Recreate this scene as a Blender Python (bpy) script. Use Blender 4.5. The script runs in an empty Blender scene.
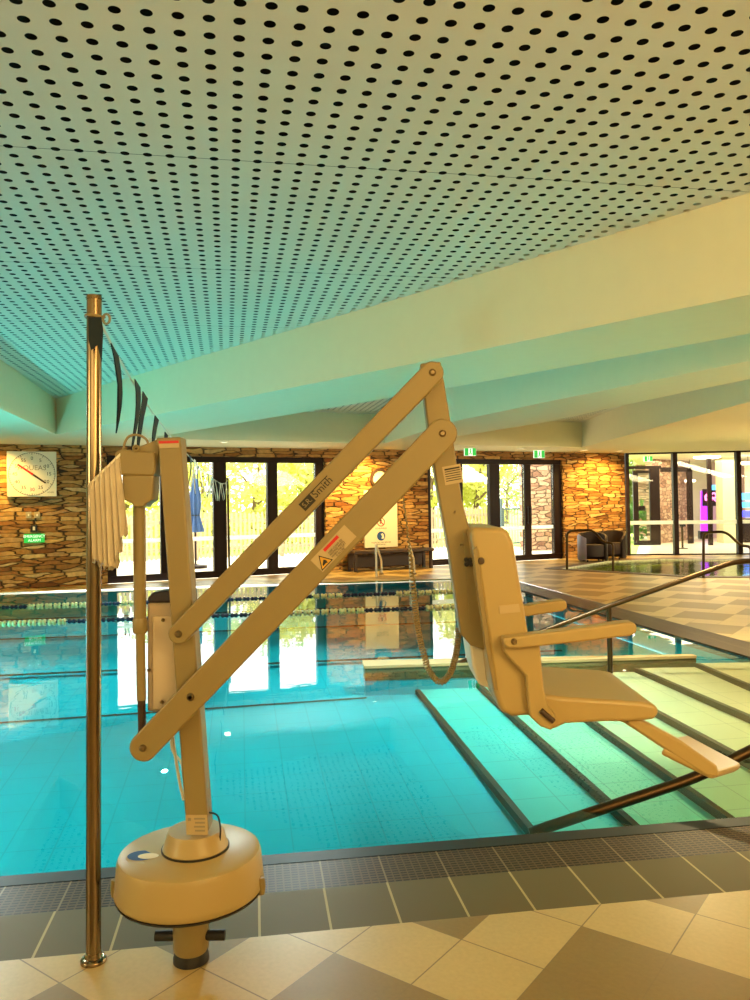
import bpy, bmesh, math, random
from mathutils import Vector, Matrix, Quaternion
from mathutils.geometry import tessellate_polygon
random.seed(7)
S = bpy.context.scene
COL = S.collection
R_ = math.radians
PI = math.pi

# ------------------------------------------------------------------ camera
F, CAMH, PITCH, ROLL, SH = 800.0, 1.45, R_(1.0), R_(0.86), -14.0
cam = bpy.data.cameras.new('camera')
cam.sensor_fit = 'VERTICAL'; cam.sensor_height = 36.0; cam.lens = 36.0 * F / 1000.0
cam.shift_y = SH / 1000.0
cam.clip_start = 0.05; cam.clip_end = 500
cam_o = bpy.data.objects.new('camera', cam); COL.objects.link(cam_o)
_f = Vector((0, math.cos(PITCH), math.sin(PITCH))); _u = Vector((0, -math.sin(PITCH), math.cos(PITCH))); _r = Vector((1, 0, 0))
_c, _s = math.cos(ROLL), math.sin(ROLL)
CR = _c * _r - _s * _u; CU = _s * _r + _c * _u
cam_o.matrix_world = Matrix(((CR.x, CU.x, -_f.x, 0), (CR.y, CU.y, -_f.y, 0), (CR.z, CU.z, -_f.z, CAMH), (0, 0, 0, 1)))
S.camera = cam_o

# ------------------------------------------------------------------ world, sun, big lights, exposure
S.view_settings.view_transform = 'Standard'; S.view_settings.look = 'None'
S.view_settings.gamma = 1.0; S.view_settings.use_curve_mapping = False
S.view_settings.exposure = 0.9
W = bpy.data.worlds.new('world'); S.world = W; W.use_nodes = True
wn = W.node_tree.nodes; wl = W.node_tree.links
bg = wn['Background']
bg.inputs['Color'].default_value = (1.0, 0.985, 0.93, 1); bg.inputs['Strength'].default_value = 3.2

def light(name, kind, loc, to, energy, color, **kw):
    d = bpy.data.lights.new(name, kind); d.energy = energy; d.color = color
    for k, v in kw.items(): setattr(d, k, v)
    o = bpy.data.objects.new(name, d); COL.objects.link(o); o.location = loc
    v = Vector(to) - Vector(loc)
    o.rotation_euler = v.to_track_quat('-Z', 'Y').to_euler()
    return o
light('sun', 'SUN', (0, 30, 20), (3, 27, 0), 6.0, (1.0, 0.93, 0.74), angle=R_(3))
WARM = (1.0, 0.66, 0.26)
# unseen fill lights, added out of view to warm the ceiling, fascias and deck
light('ceiling_fill_light', 'AREA', (2.6, -0.6, 2.25), (2.9, 0.6, 3.05), 34, (1.0, 0.60, 0.18), shape='RECTANGLE', size=3.6, size_y=1.0)
light('ceiling_fill_light', 'AREA', (-1.4, -0.7, 2.25), (-1.2, 0.6, 3.05), 15, (1.0, 0.72, 0.30), shape='RECTANGLE', size=2.6, size_y=1.0)
light('room_fill_light', 'AREA', (-4.9, 0.3, 2.0), (1.5, 7.0, 2.7), 34, (1.0, 0.80, 0.42), shape='RECTANGLE', size=1.0, size_y=1.0)
light('room_fill_light', 'AREA', (2.4, -2.35, 1.9), (2.4, 1.2, 3.0), 34, (1.0, 0.62, 0.20), shape='RECTANGLE', size=4.0, size_y=0.8)
light('deck_fill_light', 'AREA', (2.8, -1.3, 2.85), (1.5, 2.4, 0), 50, WARM, shape='RECTANGLE', size=2.0, size_y=1.0)
light('spa_fill_light', 'POINT', (6.2, 15.6, -0.2), (6.2, 15.6, 0), 160, (0.85, 1.0, 0.80), shadow_soft_size=0.02)  # added light under the spa water to brighten it
light('deck_fill_light', 'AREA', (6.3, 6.5, 2.46), (5.6, 6.7, 0), 290, (1, 0.80, 0.44), shape='RECTANGLE', size=2.0, size_y=3.0)  # added fill over the right deck, bounces warm light up to the soffits
light('deck_fill_light', 'AREA', (8.2, 13.0, 2.46), (7.4, 13.0, 0), 450, (1, 0.84, 0.54), shape='RECTANGLE', size=2.0, size_y=3.0)
# fill spots added at soffit height to brighten the water and steps
COOL = (0.84, 1.0, 0.97); GOLD = (1.0, 0.80, 0.42)
for q, to, en, c in (((-4.3, 8.3), (-3.4, 6.9), 240, COOL), ((-3.2, 4.3), (-2.0, 5.0), 210, COOL), ((-3.2, 12.0), (-3.0, 10.5), 200, COOL), ((-0.9, 9.0), (-1.2, 7.4), 220, COOL), ((1.5, 6.35), (0.6, 6.6), 300, COOL), ((3.6, 3.6), (3.0, 4.6), 200, GOLD), ((3.0, 7.6), (2.7, 6.8), 260, GOLD)):
    light('pool_fill_spot', 'SPOT', (q[0], q[1], 2.47), (to[0], to[1], 0), en, c, spot_size=R_(104), spot_blend=0.9, shadow_soft_size=0.04)
# teal light added under the water, imitates bounce onto the ceiling
light('teal_bounce_light', 'AREA', (-5.7, 9.0, -0.12), (-2.0, 9.3, 0.5), 60, (0.12, 0.85, 0.90), shape='DISK', size=0.2)
S.cycles.max_bounces = 8; S.cycles.diffuse_bounces = 4; S.cycles.transparent_max_bounces = 16
S.cycles.glossy_bounces = 4
S.cycles.sample_clamp_indirect = 4.0

# ------------------------------------------------------------------ helpers
def ray(px, py): return CR * ((px - 375) / F) + CU * (-(py - 500 - SH) / F) + _f
EYE = Vector((0, 0, CAMH))
def onz(px, py, z=0.0):
    d = ray(px, py); return EYE + d * ((z - CAMH) / d.z)
def ony(px, py, y):
    d = ray(px, py); return EYE + d * (y / d.y)

def srgb(r, g, b):
    f = lambda c: (c / 255 / 12.92) if c / 255 <= 0.04045 else ((c / 255 + 0.055) / 1.055) ** 2.4
    return (f(r), f(g), f(b), 1.0)

def new_mat(name):
    m = bpy.data.materials.new(name); m.use_nodes = True
    return m, m.node_tree.nodes, m.node_tree.links, m.node_tree.nodes['Principled BSDF']
def mat(name, col, rough=0.5, metal=0.0, noise=0.06, nscale=8.0, bump=0.0, bscale=60.0, emit=None, estr=0.0, coat=0.0):
    m, n, l, p = new_mat(name)
    c = col if len(col) == 4 else (*col, 1)
    p.inputs['Roughness'].default_value = rough; p.inputs['Metallic'].default_value = metal
    tc = n.new('ShaderNodeTexCoord')
    if noise > 0:
        t = n.new('ShaderNodeTexNoise'); t.inputs['Scale'].default_value = nscale; t.inputs['Detail'].default_value = 4
        l.new(tc.outputs['Object'], t.inputs['Vector'])
        mx = n.new('ShaderNodeMix'); mx.data_type = 'RGBA'
        mx.inputs[6].default_value = (c[0] * (1 - noise), c[1] * (1 - noise), c[2] * (1 - noise), 1)
        mx.inputs[7].default_value = (min(1, c[0] * (1 + noise)), min(1, c[1] * (1 + noise)), min(1, c[2] * (1 + noise)), 1)
        l.new(t.outputs['Fac'], mx.inputs[0]); l.new(mx.outputs[2], p.inputs['Base Color'])
    else:
        p.inputs['Base Color'].default_value = c
    if bump > 0:
        t2 = n.new('ShaderNodeTexNoise'); t2.inputs['Scale'].default_value = bscale
        l.new(tc.outputs['Object'], t2.inputs['Vector'])
        b = n.new('ShaderNodeBump'); b.inputs['Strength'].default_value = bump; b.inputs['Distance'].default_value = 0.004
        l.new(t2.outputs['Fac'], b.inputs['Height']); l.new(b.outputs['Normal'], p.inputs['Normal'])
    if emit: p.inputs['Emission Color'].default_value = (*emit[:3], 1); p.inputs['Emission Strength'].default_value = estr
    if coat: p.inputs['Coat Weight'].default_value = coat
    return m

class NB:
    """tiny node helper"""
    def __init__(s, n, l): s.n, s.l = n, l
    def set(s, sock, v):
        if isinstance(v, bpy.types.NodeSocket): s.l.new(v, sock)
        else: sock.default_value = v
    def math(s, op, a, b=0.0, c=0.0):
        m = s.n.new('ShaderNodeMath'); m.operation = op
        for i, v in enumerate((a, b, c)):
            if i < len(m.inputs): s.set(m.inputs[i], v)
        return m.outputs[0]
    def mix(s, fac, a, b):
        m = s.n.new('ShaderNodeMix'); m.data_type = 'RGBA'
        s.set(m.inputs[0], fac); s.set(m.inputs[6], a); s.set(m.inputs[7], b); return m.outputs[2]
    def rot_obj(s, ang):
        tc = s.n.new('ShaderNodeTexCoord'); mp = s.n.new('ShaderNodeMapping'); mp.inputs['Rotation'].default_value = (0, 0, ang)
        s.l.new(tc.outputs['Object'], mp.inputs['Vector']); sx = s.n.new('ShaderNodeSeparateXYZ'); s.l.new(mp.outputs['Vector'], sx.inputs[0])
        return mp.outputs['Vector'], sx.outputs[0], sx.outputs[1], sx.outputs[2]
    def noise(s, vec, scale, detail=3):
        t = s.n.new('ShaderNodeTexNoise'); t.inputs['Scale'].default_value = scale; t.inputs['Detail'].default_value = detail
        if vec is not None: s.l.new(vec, t.inputs['Vector'])
        return t
    def bump(s, h, strength, dist):
        b = s.n.new('ShaderNodeBump'); b.inputs['Strength'].default_value = strength; b.inputs['Distance'].default_value = dist
        s.l.new(h, b.inputs['Height']); return b.outputs['Normal']

class MB:
    def __init__(s): s.bm = bmesh.new()
    def prism(s, pts, d):
        """closed polygon (3-D points) extruded by vector d"""
        d = Vector(d); a = [s.bm.verts.new(Vector(p)) for p in pts]; b = [s.bm.verts.new(Vector(p) + d) for p in pts]
        n = len(pts)
        s.bm.faces.new(a); s.bm.faces.new(b[::-1])
        for i in range(n): s.bm.faces.new((a[i], b[i], b[(i + 1) % n], a[(i + 1) % n]))
        return s
    def box(s, lo, hi):
        (x0, y0, z0), (x1, y1, z1) = lo, hi
        return s.prism([(x0, y0, z0), (x1, y0, z0), (x1, y1, z0), (x0, y1, z0)], (0, 0, z1 - z0))
    def poly(s, pts):
        s.bm.faces.new([s.bm.verts.new(Vector(p)) for p in pts]); return s
    def holed(s, rings, z):
        flat = [Vector((p[0], p[1], 0)) for r in rings for p in r]
        vs = [s.bm.verts.new((p.x, p.y, z)) for p in flat]
        for t in tessellate_polygon([[Vector((p[0], p[1], 0)) for p in r] for r in rings]):
            try: s.bm.faces.new([vs[i] for i in t])
            except ValueError: pass
        return s
    def tube(s, path, r, seg=12, closed=False, caps=True):
        P = [Vector(p) for p in path]; n = len(P)
        rr = r if isinstance(r, (list, tuple)) else [r] * n
        rings = []; prev = None
        for i in range(n):
            if closed: t = (P[(i + 1) % n] - P[i - 1])
            else: t = P[min(i + 1, n - 1)] - P[max(i - 1, 0)]
            t.normalize()
            if prev is None:
                a = Vector((0, 0, 1)) if abs(t.z) < 0.9 else Vector((1, 0, 0))
                u = t.cross(a).normalized()
            else:
                u = (prev - t * prev.dot(t)).normalized()
            prev = u; v = t.cross(u)
            rings.append([s.bm.verts.new(P[i] + (u * math.cos(2 * PI * k / seg) + v * math.sin(2 * PI * k / seg)) * rr[i]) for k in range(seg)])
        m = n if closed else n - 1
        for i in range(m):
            A, B = rings[i], rings[(i + 1) % n]
            for k in range(seg): s.bm.faces.new((A[k], A[(k + 1) % seg], B[(k + 1) % seg], B[k]))
        if caps and not closed: s.bm.faces.new(rings[0][::-1]); s.bm.faces.new(rings[-1])
        return s
    def lathe(s, prof, seg=48, center=(0, 0, 0), axis=(0, 0, 1), sx=1.0, sy=1.0):
        c = Vector(center); q = Vector((0, 0, 1)).rotation_difference(Vector(axis).normalized())
        rings = []
        for r, z in prof:
            if r < 1e-6: rings.append([s.bm.verts.new(c + q @ Vector((0, 0, z)))])
            else: rings.append([s.bm.verts.new(c + q @ Vector((r * sx * math.cos(2 * PI * k / seg), r * sy * math.sin(2 * PI * k / seg), z))) for k in range(seg)])
        for A, B in zip(rings, rings[1:]):
            for k in range(seg):
                k2 = (k + 1) % seg
                if len(A) == 1 and len(B) == 1: continue
                if len(A) == 1: s.bm.faces.new((A[0], B[k2], B[k]))
                elif len(B) == 1: s.bm.faces.new((A[k], A[k2], B[0]))
                else: s.bm.faces.new((A[k], A[k2], B[k2], B[k]))
        return s
    def build(s, name, m, parent=None, bevel=0.0, smooth=False, world=False, segs=2, sub=0):
        bm = s.bm
        bmesh.ops.recalc_face_normals(bm, faces=bm.faces)
        me = bpy.data.meshes.new(name)
        o = bpy.data.objects.new(name, me); COL.objects.link(o)
        if parent is not None:
            o.parent = parent
            if world: bm.transform(wm(parent).inverted())
        else:
            vs = [v.co for v in bm.verts]
            lo = Vector((min(v.x for v in vs), min(v.y for v in vs), min(v.z for v in vs)))
            hi = Vector((max(v.x for v in vs), max(v.y for v in vs), max(v.z for v in vs)))
            if name.split('_')[0] in KEEP_ORIGIN: pass
            else:
                base = Vector(((lo.x + hi.x) / 2, (lo.y + hi.y) / 2, lo.z)); o.location = base
                bm.transform(Matrix.Translation(-base))
        bm.to_mesh(me); bm.free()
        for mm in (m if isinstance(m, (list, tuple)) else [m]): me.materials.append(mm)
        if smooth:
            for p in me.polygons: p.use_smooth = True
            try: me.set_sharp_from_angle(angle=R_(38))
            except Exception: pass
        if bevel > 0:
            b = o.modifiers.new('bevel', 'BEVEL'); b.width = bevel; b.segments = segs; b.limit_method = 'ANGLE'; b.angle_limit = R_(35)
            for p in me.polygons: p.use_smooth = True
            try: me.set_sharp_from_angle(angle=R_(50))
            except Exception: pass
            b.harden_normals = False
        return o
KEEP_ORIGIN = ('floor', 'ceiling', 'pool', 'trim', 'baseboard')
def wm(o):
    m = o.matrix_basis.copy()
    while o.parent is not None:
        o = o.parent; m = o.matrix_basis @ m
    return m
def tag(o, label=None, cat=None, group=None, kind=None):
    if label: o['label'] = label
    if cat: o['category'] = cat
    if group: o['group'] = group
    if kind: o['kind'] = kind
    return o
def empty(name, loc, rz=0.0, label=None, cat=None, group=None, kind=None):
    o = bpy.data.objects.new(name, None); COL.objects.link(o); o.location = loc; o.rotation_euler = (0, 0, rz); o.empty_display_size = 0.1
    return tag(o, label, cat, group, kind)
def struct(o, label=None): o['kind'] = 'structure'; o['label'] = label or ''; return o
def copy_tree(o, parent=None):
    c = o.copy(); COL.objects.link(c); c.parent = parent
    for ch in [x for x in COL.objects if x.parent is o]: copy_tree(ch, c)
    return c
def text(name, body, m, parent, M, size, extrude=0.0004, align='CENTER', spacing=1.0):
    """lettering; M is the matrix in the parent's frame"""
    c = bpy.data.curves.new(name, 'FONT'); c.body = body; c.size = size; c.align_x = align; c.align_y = 'CENTER'; c.extrude = extrude; c.space_character = spacing
    c.resolution_u = 3
    t = bpy.data.objects.new(name, c); COL.objects.link(t)
    dg = bpy.context.evaluated_depsgraph_get(); me = bpy.data.meshes.new_from_object(t.evaluated_get(dg))
    bpy.data.objects.remove(t); bpy.data.curves.remove(c)
    o = bpy.data.objects.new(name, me); COL.objects.link(o); me.name = name
    me.materials.clear(); me.materials.append(m); o.parent = parent; o.matrix_basis = M
    return o
def fillet(pts, r, n=5):
    """round the corners of an open 3-D polyline"""
    P = [Vector(p) for p in pts]; out = [P[0]]
    for a, b, c in zip(P, P[1:], P[2:]):
        u = (a - b); v = (c - b); k = min(r, u.length * .45, v.length * .45)
        p0 = b + u.normalized() * k; p1 = b + v.normalized() * k
        for i in range(n + 1):
            t = i / n; out.append(p0 * (1 - t) ** 2 + b * 2 * t * (1 - t) + p1 * t * t)
    out.append(P[-1]); return out

# ------------------------------------------------------------------ materials
TH = R_(8.6)                       # the pool's long edges run at this angle
PLASTER = mat('white_plaster', (0.82, 0.77, 0.53), 0.7, noise=0.03, bump=0.05)
CREAM = mat('cream_powder_coat', (0.285, 0.215, 0.090), 0.42, noise=0.04, nscale=14, bump=0.08, bscale=240)
CREAM_LT = mat('pale_moulded_plastic', (0.44, 0.325, 0.135), 0.38, noise=0.04, nscale=6)
STEEL = mat('polished_steel', (0.27, 0.20, 0.125), 0.2, 1.0, noise=0.03)
STEEL_W = mat('brushed_rail_steel', (0.075, 0.048, 0.026), 0.36, 1.0, noise=0.05)
DARKFRAME = mat('dark_bronze_aluminium', (0.016, 0.006, 0.005), 0.45, noise=0.05)
DARKFRAME.node_tree.nodes['Principled BSDF'].inputs['Specular IOR Level'].default_value = 0.2
BLACK = mat('black_plastic', (0.015, 0.015, 0.018), 0.45)
NAVY = mat('navy_cloth', (0.003, 0.014, 0.024), 0.8)
WHITECLOTH = mat('white_cloth', (0.80, 0.76, 0.66), 0.7)
BOLT = mat('bolt_steel', (0.25, 0.19, 0.11), 0.35, 0.9)
WHITE = mat('white_enamel', (0.85, 0.80, 0.66), 0.45, noise=0.02)
RED = mat('red_enamel', (0.60, 0.015, 0.02), 0.4)
INK = mat('black_ink', (0.02, 0.018, 0.015), 0.6)
GREYINK = mat('grey_ink', (0.30, 0.26, 0.18), 0.6)
GREEN = mat('green_sign', (0.02, 0.48, 0.06), 0.5, emit=(0.02, 0.55, 0.08), estr=0.35)
SIGNWHITE = mat('sign_white', (0.9, 0.95, 0.9), 0.5, emit=(0.8, 0.9, 0.85), estr=0.5)
BLUE = mat('sign_blue', (0.01, 0.07, 0.33), 0.5)
YELLOW = mat('warning_yellow', (0.70, 0.38, 0.04), 0.5)
STICKER = mat('sticker_film', (0.50, 0.39, 0.22), 0.4)
DARKPLASTIC = mat('dark_brown_plastic', (0.05, 0.025, 0.015), 0.5)

def glass_mat(name, tint, spec=0.9, bump=0.0):
    m, n, l, p = new_mat(name); n.remove(p); N = NB(n, l); out = n['Material Output']
    tr = n.new('ShaderNodeBsdfTransparent'); tr.inputs[0].default_value = tint
    gl = n.new('ShaderNodeBsdfGlossy'); gl.inputs['Roughness'].default_value = 0.02
    fr = n.new('ShaderNodeFresnel'); fr.inputs[0].default_value = 1.5
    k = N.math('MULTIPLY', fr.outputs[0], spec)
    mx = n.new('ShaderNodeMixShader'); l.new(k, mx.inputs[0]); l.new(tr.outputs[0], mx.inputs[1]); l.new(gl.outputs[0], mx.inputs[2]); l.new(mx.outputs[0], out.inputs[0])
    return m
GLASS = glass_mat('clear_glass', (0.95, 0.97, 0.93, 1), 0.6)

def water_mat(name, tint, sc, strength, rough=0.0):
    m, n, l, p = new_mat(name); n.remove(p); N = NB(n, l); out = n['Material Output']
    vec, x, y, z = N.rot_obj(-TH)
    mp = n.new('ShaderNodeMapping'); mp.inputs['Scale'].default_value = (0.55, 1.0, 1.0); l.new(vec, mp.inputs['Vector'])
    t = N.noise(mp.outputs['Vector'], sc, 2); t2 = N.noise(mp.outputs['Vector'], sc * 4.5, 2)
    h = N.math('MULTIPLY_ADD', t2.outputs['Fac'], 0.15, t.outputs['Fac'])
    nm = N.bump(h, strength, 0.05)
    tr = n.new('ShaderNodeBsdfTransparent'); tr.inputs[0].default_value = tint
    gl = n.new('ShaderNodeBsdfGlossy'); gl.inputs['Roughness'].default_value = rough; l.new(nm, gl.inputs['Normal'])
    fr = n.new('ShaderNodeFresnel'); fr.inputs[0].default_value = 1.36; l.new(nm, fr.inputs['Normal'])
    mx = n.new('ShaderNodeMixShader'); l.new(fr.outputs[0], mx.inputs[0]); l.new(tr.outputs[0], mx.inputs[1]); l.new(gl.outputs[0], mx.inputs[2]); l.new(mx.outputs[0], out.inputs[0])
    return m
WATER = water_mat('pool_water', (0.86, 1.0, 1.0, 1), 1.6, 0.045)
SPAWATER = water_mat('spa_water', (0.95, 1.0, 0.96, 1), 4.0, 0.25, 0.05)

def stone_mat(name, cols, sx=2.8, sz=14.0, dark=(0.05, 0.025, 0.010, 1)):
    m, n, l, p = new_mat(name); N = NB(n, l)
    tc = n.new('ShaderNodeTexCoord'); sep = n.new('ShaderNodeSeparateXYZ'); l.new(tc.outputs['Object'], sep.inputs[0])
    u = N.math('ADD', sep.outputs[0], sep.outputs[1])
    w = N.noise(tc.outputs['Object'], 2.2, 2)
    uu = N.math('MULTIPLY_ADD', w.outputs['Fac'], 0.35, N.math('MULTIPLY', u, sx))
    vv = N.math('MULTIPLY_ADD', w.outputs['Fac'], 0.9, N.math('MULTIPLY', sep.outputs[2], sz))
    cb = n.new('ShaderNodeCombineXYZ'); l.new(uu, cb.inputs[0]); l.new(vv, cb.inputs[1])
    v1 = n.new('ShaderNodeTexVoronoi'); v1.feature = 'F1'; v1.distance = 'CHEBYCHEV'; v1.voronoi_dimensions = '2D'
    v2 = n.new('ShaderNodeTexVoronoi'); v2.feature = 'F2'; v2.distance = 'CHEBYCHEV'; v2.voronoi_dimensions = '2D'
    for v in (v1, v2): v.inputs['Scale'].default_value = 1.0; v.inputs['Randomness'].default_value = 0.85; l.new(cb.outputs[0], v.inputs['Vector'])
    gap = N.math('SUBTRACT', v2.outputs['Distance'], v1.outputs['Distance'])
    g = n.new('ShaderNodeMapRange'); g.inputs['From Min'].default_value = 0.02; g.inputs['From Max'].default_value = 0.14; l.new(gap, g.inputs['Value'])
    sepc = n.new('ShaderNodeSeparateColor'); l.new(v1.outputs['Color'], sepc.inputs[0])
    cr = n.new('ShaderNodeValToRGB'); l.new(sepc.outputs[0], cr.inputs[0])
    e = cr.color_ramp.elements
    while len(e) < len(cols): e.new(0.5)
    for i, c in enumerate(cols): e[i].position = i / (len(cols) - 1); e[i].color = c
    fine = N.noise(tc.outputs['Object'], 14, 5)
    fr = N.math('MULTIPLY_ADD', fine.outputs['Fac'], 0.9, 0.55)
    vm = n.new('ShaderNodeVectorMath'); vm.operation = 'SCALE'; l.new(cr.outputs[0], vm.inputs[0]); l.new(fr, vm.inputs['Scale'])
    c = N.mix(g.outputs[0], dark, vm.outputs[0]); l.new(c, p.inputs['Base Color'])
    p.inputs['Roughness'].default_value = 0.85
    hh = N.math('ADD', N.math('MULTIPLY', g.outputs[0], N.math('MULTIPLY_ADD', sepc.outputs[1], 0.8, 0.4)), N.math('MULTIPLY', fine.outputs['Fac'], 0.4))
    l.new(N.bump(hh, 0.9, 0.06), p.inputs['Normal'])
    return m
STONE = stone_mat('stacked_stone', [srgb(120, 70, 30), srgb(172, 124, 66), srgb(205, 160, 96), srgb(150, 96, 46), srgb(215, 180, 124)])
STONE_OUT = stone_mat('outdoor_stone', [srgb(150, 105, 85), srgb(196, 160, 135), srgb(215, 180, 150), srgb(172, 128, 104)], 2.8, 9.0, (0.10, 0.06, 0.04, 1))

def deck_mat():
    m, n, l, p = new_mat('deck_tile'); N = NB(n, l)
    vec, d, c, z = N.rot_obj(R_(36.2))       # d, c: the tile grid set at 45 degrees to the pool
    mm = N.math('FLOOR', N.math('DIVIDE', N.math('SUBTRACT', c, 2.0), 0.3))
    nn = N.math('FLOOR', N.math('DIVIDE', N.math('ADD', d, 1.066), 0.293))
    h = N.math('FLOORED_MODULO', N.math('MULTIPLY_ADD', nn, 3.0, N.math('ADD', mm, 0.001)), 8.0)
    isd = N.math('MAXIMUM', N.math('LESS_THAN', h, 1.5), N.math('MULTIPLY', N.math('GREATER_THAN', h, 2.5), N.math('LESS_THAN', h, 4.5)))
    fx = N.math('ABSOLUTE', N.math('SUBTRACT', N.math('FRACT', N.math('DIVIDE', N.math('SUBTRACT', c, 2.0), 0.3)), 0.5))
    fy = N.math('ABSOLUTE', N.math('SUBTRACT', N.math('FRACT', N.math('DIVIDE', N.math('ADD', d, 1.066), 0.293)), 0.5))
    line = N.math('GREATER_THAN', N.math('MAXIMUM', fx, fy), 0.492)
    ns = N.noise(vec, 60, 4); nb = N.noise(vec, 3, 3)
    base = N.mix(isd, (0.53, 0.39, 0.17, 1), (0.26, 0.165, 0.048, 1))
    k = N.math('MULTIPLY_ADD', ns.outputs['Fac'], 0.25, N.math('MULTIPLY_ADD', nb.outputs['Fac'], 0.2, 0.78))
    vm = n.new('ShaderNodeVectorMath'); vm.operation = 'SCALE'; l.new(base, vm.inputs[0]); l.new(k, vm.inputs['Scale'])
    l.new(N.mix(N.math('MULTIPLY', line, N.math('SUBTRACT', 0.75, N.math('MULTIPLY', isd, 0.65))), vm.outputs[0], (0.12, 0.08, 0.04, 1)), p.inputs['Base Color'])
    p.inputs['Roughness'].default_value = 0.36
    l.new(N.bump(ns.outputs['Fac'], 0.15, 0.002), p.inputs['Normal'])
    return m
DECK = deck_mat()
def low_spec(m, v): m.node_tree.nodes['Principled BSDF'].inputs['Specular IOR Level'].default_value = v; return m
low_spec(DECK, 0.5)

def grid_tile(name, col, line_col, size, ang, lw=0.02, rough=0.35, var=0.08, sizey=None):
    m, n, l, p = new_mat(name); N = NB(n, l)
    vec, x, y, z = N.rot_obj(-ang)
    gx = N.math('ABSOLUTE', N.math('SUBTRACT', N.math('FRACT', N.math('DIVIDE', x, size)), 0.5))
    gy = N.math('ABSOLUTE', N.math('SUBTRACT', N.math('FRACT', N.math('DIVIDE', y, sizey or size)), 0.5))
    ln = N.math('GREATER_THAN', N.math('MAXIMUM', gx, gy), 0.5 - lw)
    ns = N.noise(vec, 1.2, 3)
    k = N.math('MULTIPLY_ADD', ns.outputs['Fac'], var * 2, 1 - var)
    vm = n.new('ShaderNodeVectorMath'); vm.operation = 'SCALE'; vm.inputs[0].default_value = col[:3]; l.new(k, vm.inputs['Scale'])
    l.new(N.mix(ln, vm.outputs[0], line_col), p.inputs['Base Color']); p.inputs['Roughness'].default_value = rough
    return m
POOLTILE = grid_tile('turquoise_pool_tile', (0.003, 0.46, 0.53), (0.008, 0.36, 0.42, 1), 0.25, R_(9.5), 0.016)
STEPTILE = grid_tile('pale_step_tile', (0.46, 0.62, 0.40), (0.28, 0.42, 0.28, 1), 0.30, R_(9.5), 0.010)
DARKTILE = mat('dark_nosing_tile', (0.045, 0.026, 0.009), 0.5)
NAVYTILE = mat('dark_waterline_tile', (0.010, 0.014, 0.014), 0.45)
COPING = grid_tile('coping_tile', (0.125, 0.098, 0.040), (0.42, 0.34, 0.16, 1), 0.24, TH, 0.018, 0.5, 0.1, 50.0)
def grate_mat():
    m, n, l, p = new_mat('overflow_grate'); N = NB(n, l)
    vec, x, y, z = N.rot_obj(-TH)
    a = N.math('FRACT', N.math('DIVIDE', y, 0.020)); b = N.math('FRACT', N.math('DIVIDE', x, 0.24)); c = N.math('FRACT', N.math('DIVIDE', x, 0.03))
    slot = N.math('MULTIPLY', N.math('GREATER_THAN', a, 0.5), N.math('GREATER_THAN', c, 0.2))
    j = N.math('LESS_THAN', b, 0.03)
    col = N.mix(slot, (0.095, 0.058, 0.026, 1), (0.008, 0.005, 0.003, 1)); col = N.mix(j, col, (0.20, 0.14, 0.07, 1))
    l.new(col, p.inputs['Base Color']); p.inputs['Roughness'].default_value = 0.4
    inv = N.math('SUBTRACT', 1.0, slot); l.new(N.bump(inv, 0.8, 0.004), p.inputs['Normal'])
    return m
GRATE = low_spec(grate_mat(), 0.15)
for _m in (COPING, NAVYTILE, DARKTILE): low_spec(_m, 0.2)

def perf_mat(name, pitch, rad, ox, oy, ang):
    """ceiling board drilled right through with round holes"""
    m, n, l, p = new_mat(name); N = NB(n, l); out = n['Material Output']
    vec, x, y, z = N.rot_obj(-ang)
    fx = N.math('SUBTRACT', N.math('FRACT', N.math('DIVIDE', N.math('SUBTRACT', x, ox), pitch)), 0.5)
    fy = N.math('SUBTRACT', N.math('FRACT', N.math('DIVIDE', N.math('SUBTRACT', y, oy), pitch)), 0.5)
    r2 = N.math('ADD', N.math('MULTIPLY', fx, fx), N.math('MULTIPLY', fy, fy))
    hole = N.math('LESS_THAN', r2, (rad / pitch) ** 2)
    # board joints
    jy = N.math('FRACT', N.math('DIVIDE', N.math('SUBTRACT', y, oy + 0.15), pitch * 18))
    jl = N.math('LESS_THAN', jy, 0.003)
    ns = N.noise(vec, 2.0, 3)
    base = N.mix(ns.outputs['Fac'], (0.74, 0.70, 0.57, 1), (0.82, 0.78, 0.64, 1))
    l.new(N.mix(jl, base, (0.25, 0.23, 0.18, 1)), p.inputs['Base Color']); p.inputs['Roughness'].default_value = 0.75
    tr = n.new('ShaderNodeBsdfTransparent'); mx = n.new('ShaderNodeMixShader')
    l.new(hole, mx.inputs[0]); l.new(p.outputs[0], mx.inputs[1]); l.new(tr.outputs[0], mx.inputs[2]); l.new(mx.outputs[0], out.inputs[0])
    return m
PERF = perf_mat('perforated_ceiling_board', 0.10, 0.0205, 0.01, 0.02, R_(10.5))
VOID = mat('dark_void_sheet', (0.012, 0.010, 0.008), 0.95)  # near-black sheet stands in for the shade above the ceiling holes

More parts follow.
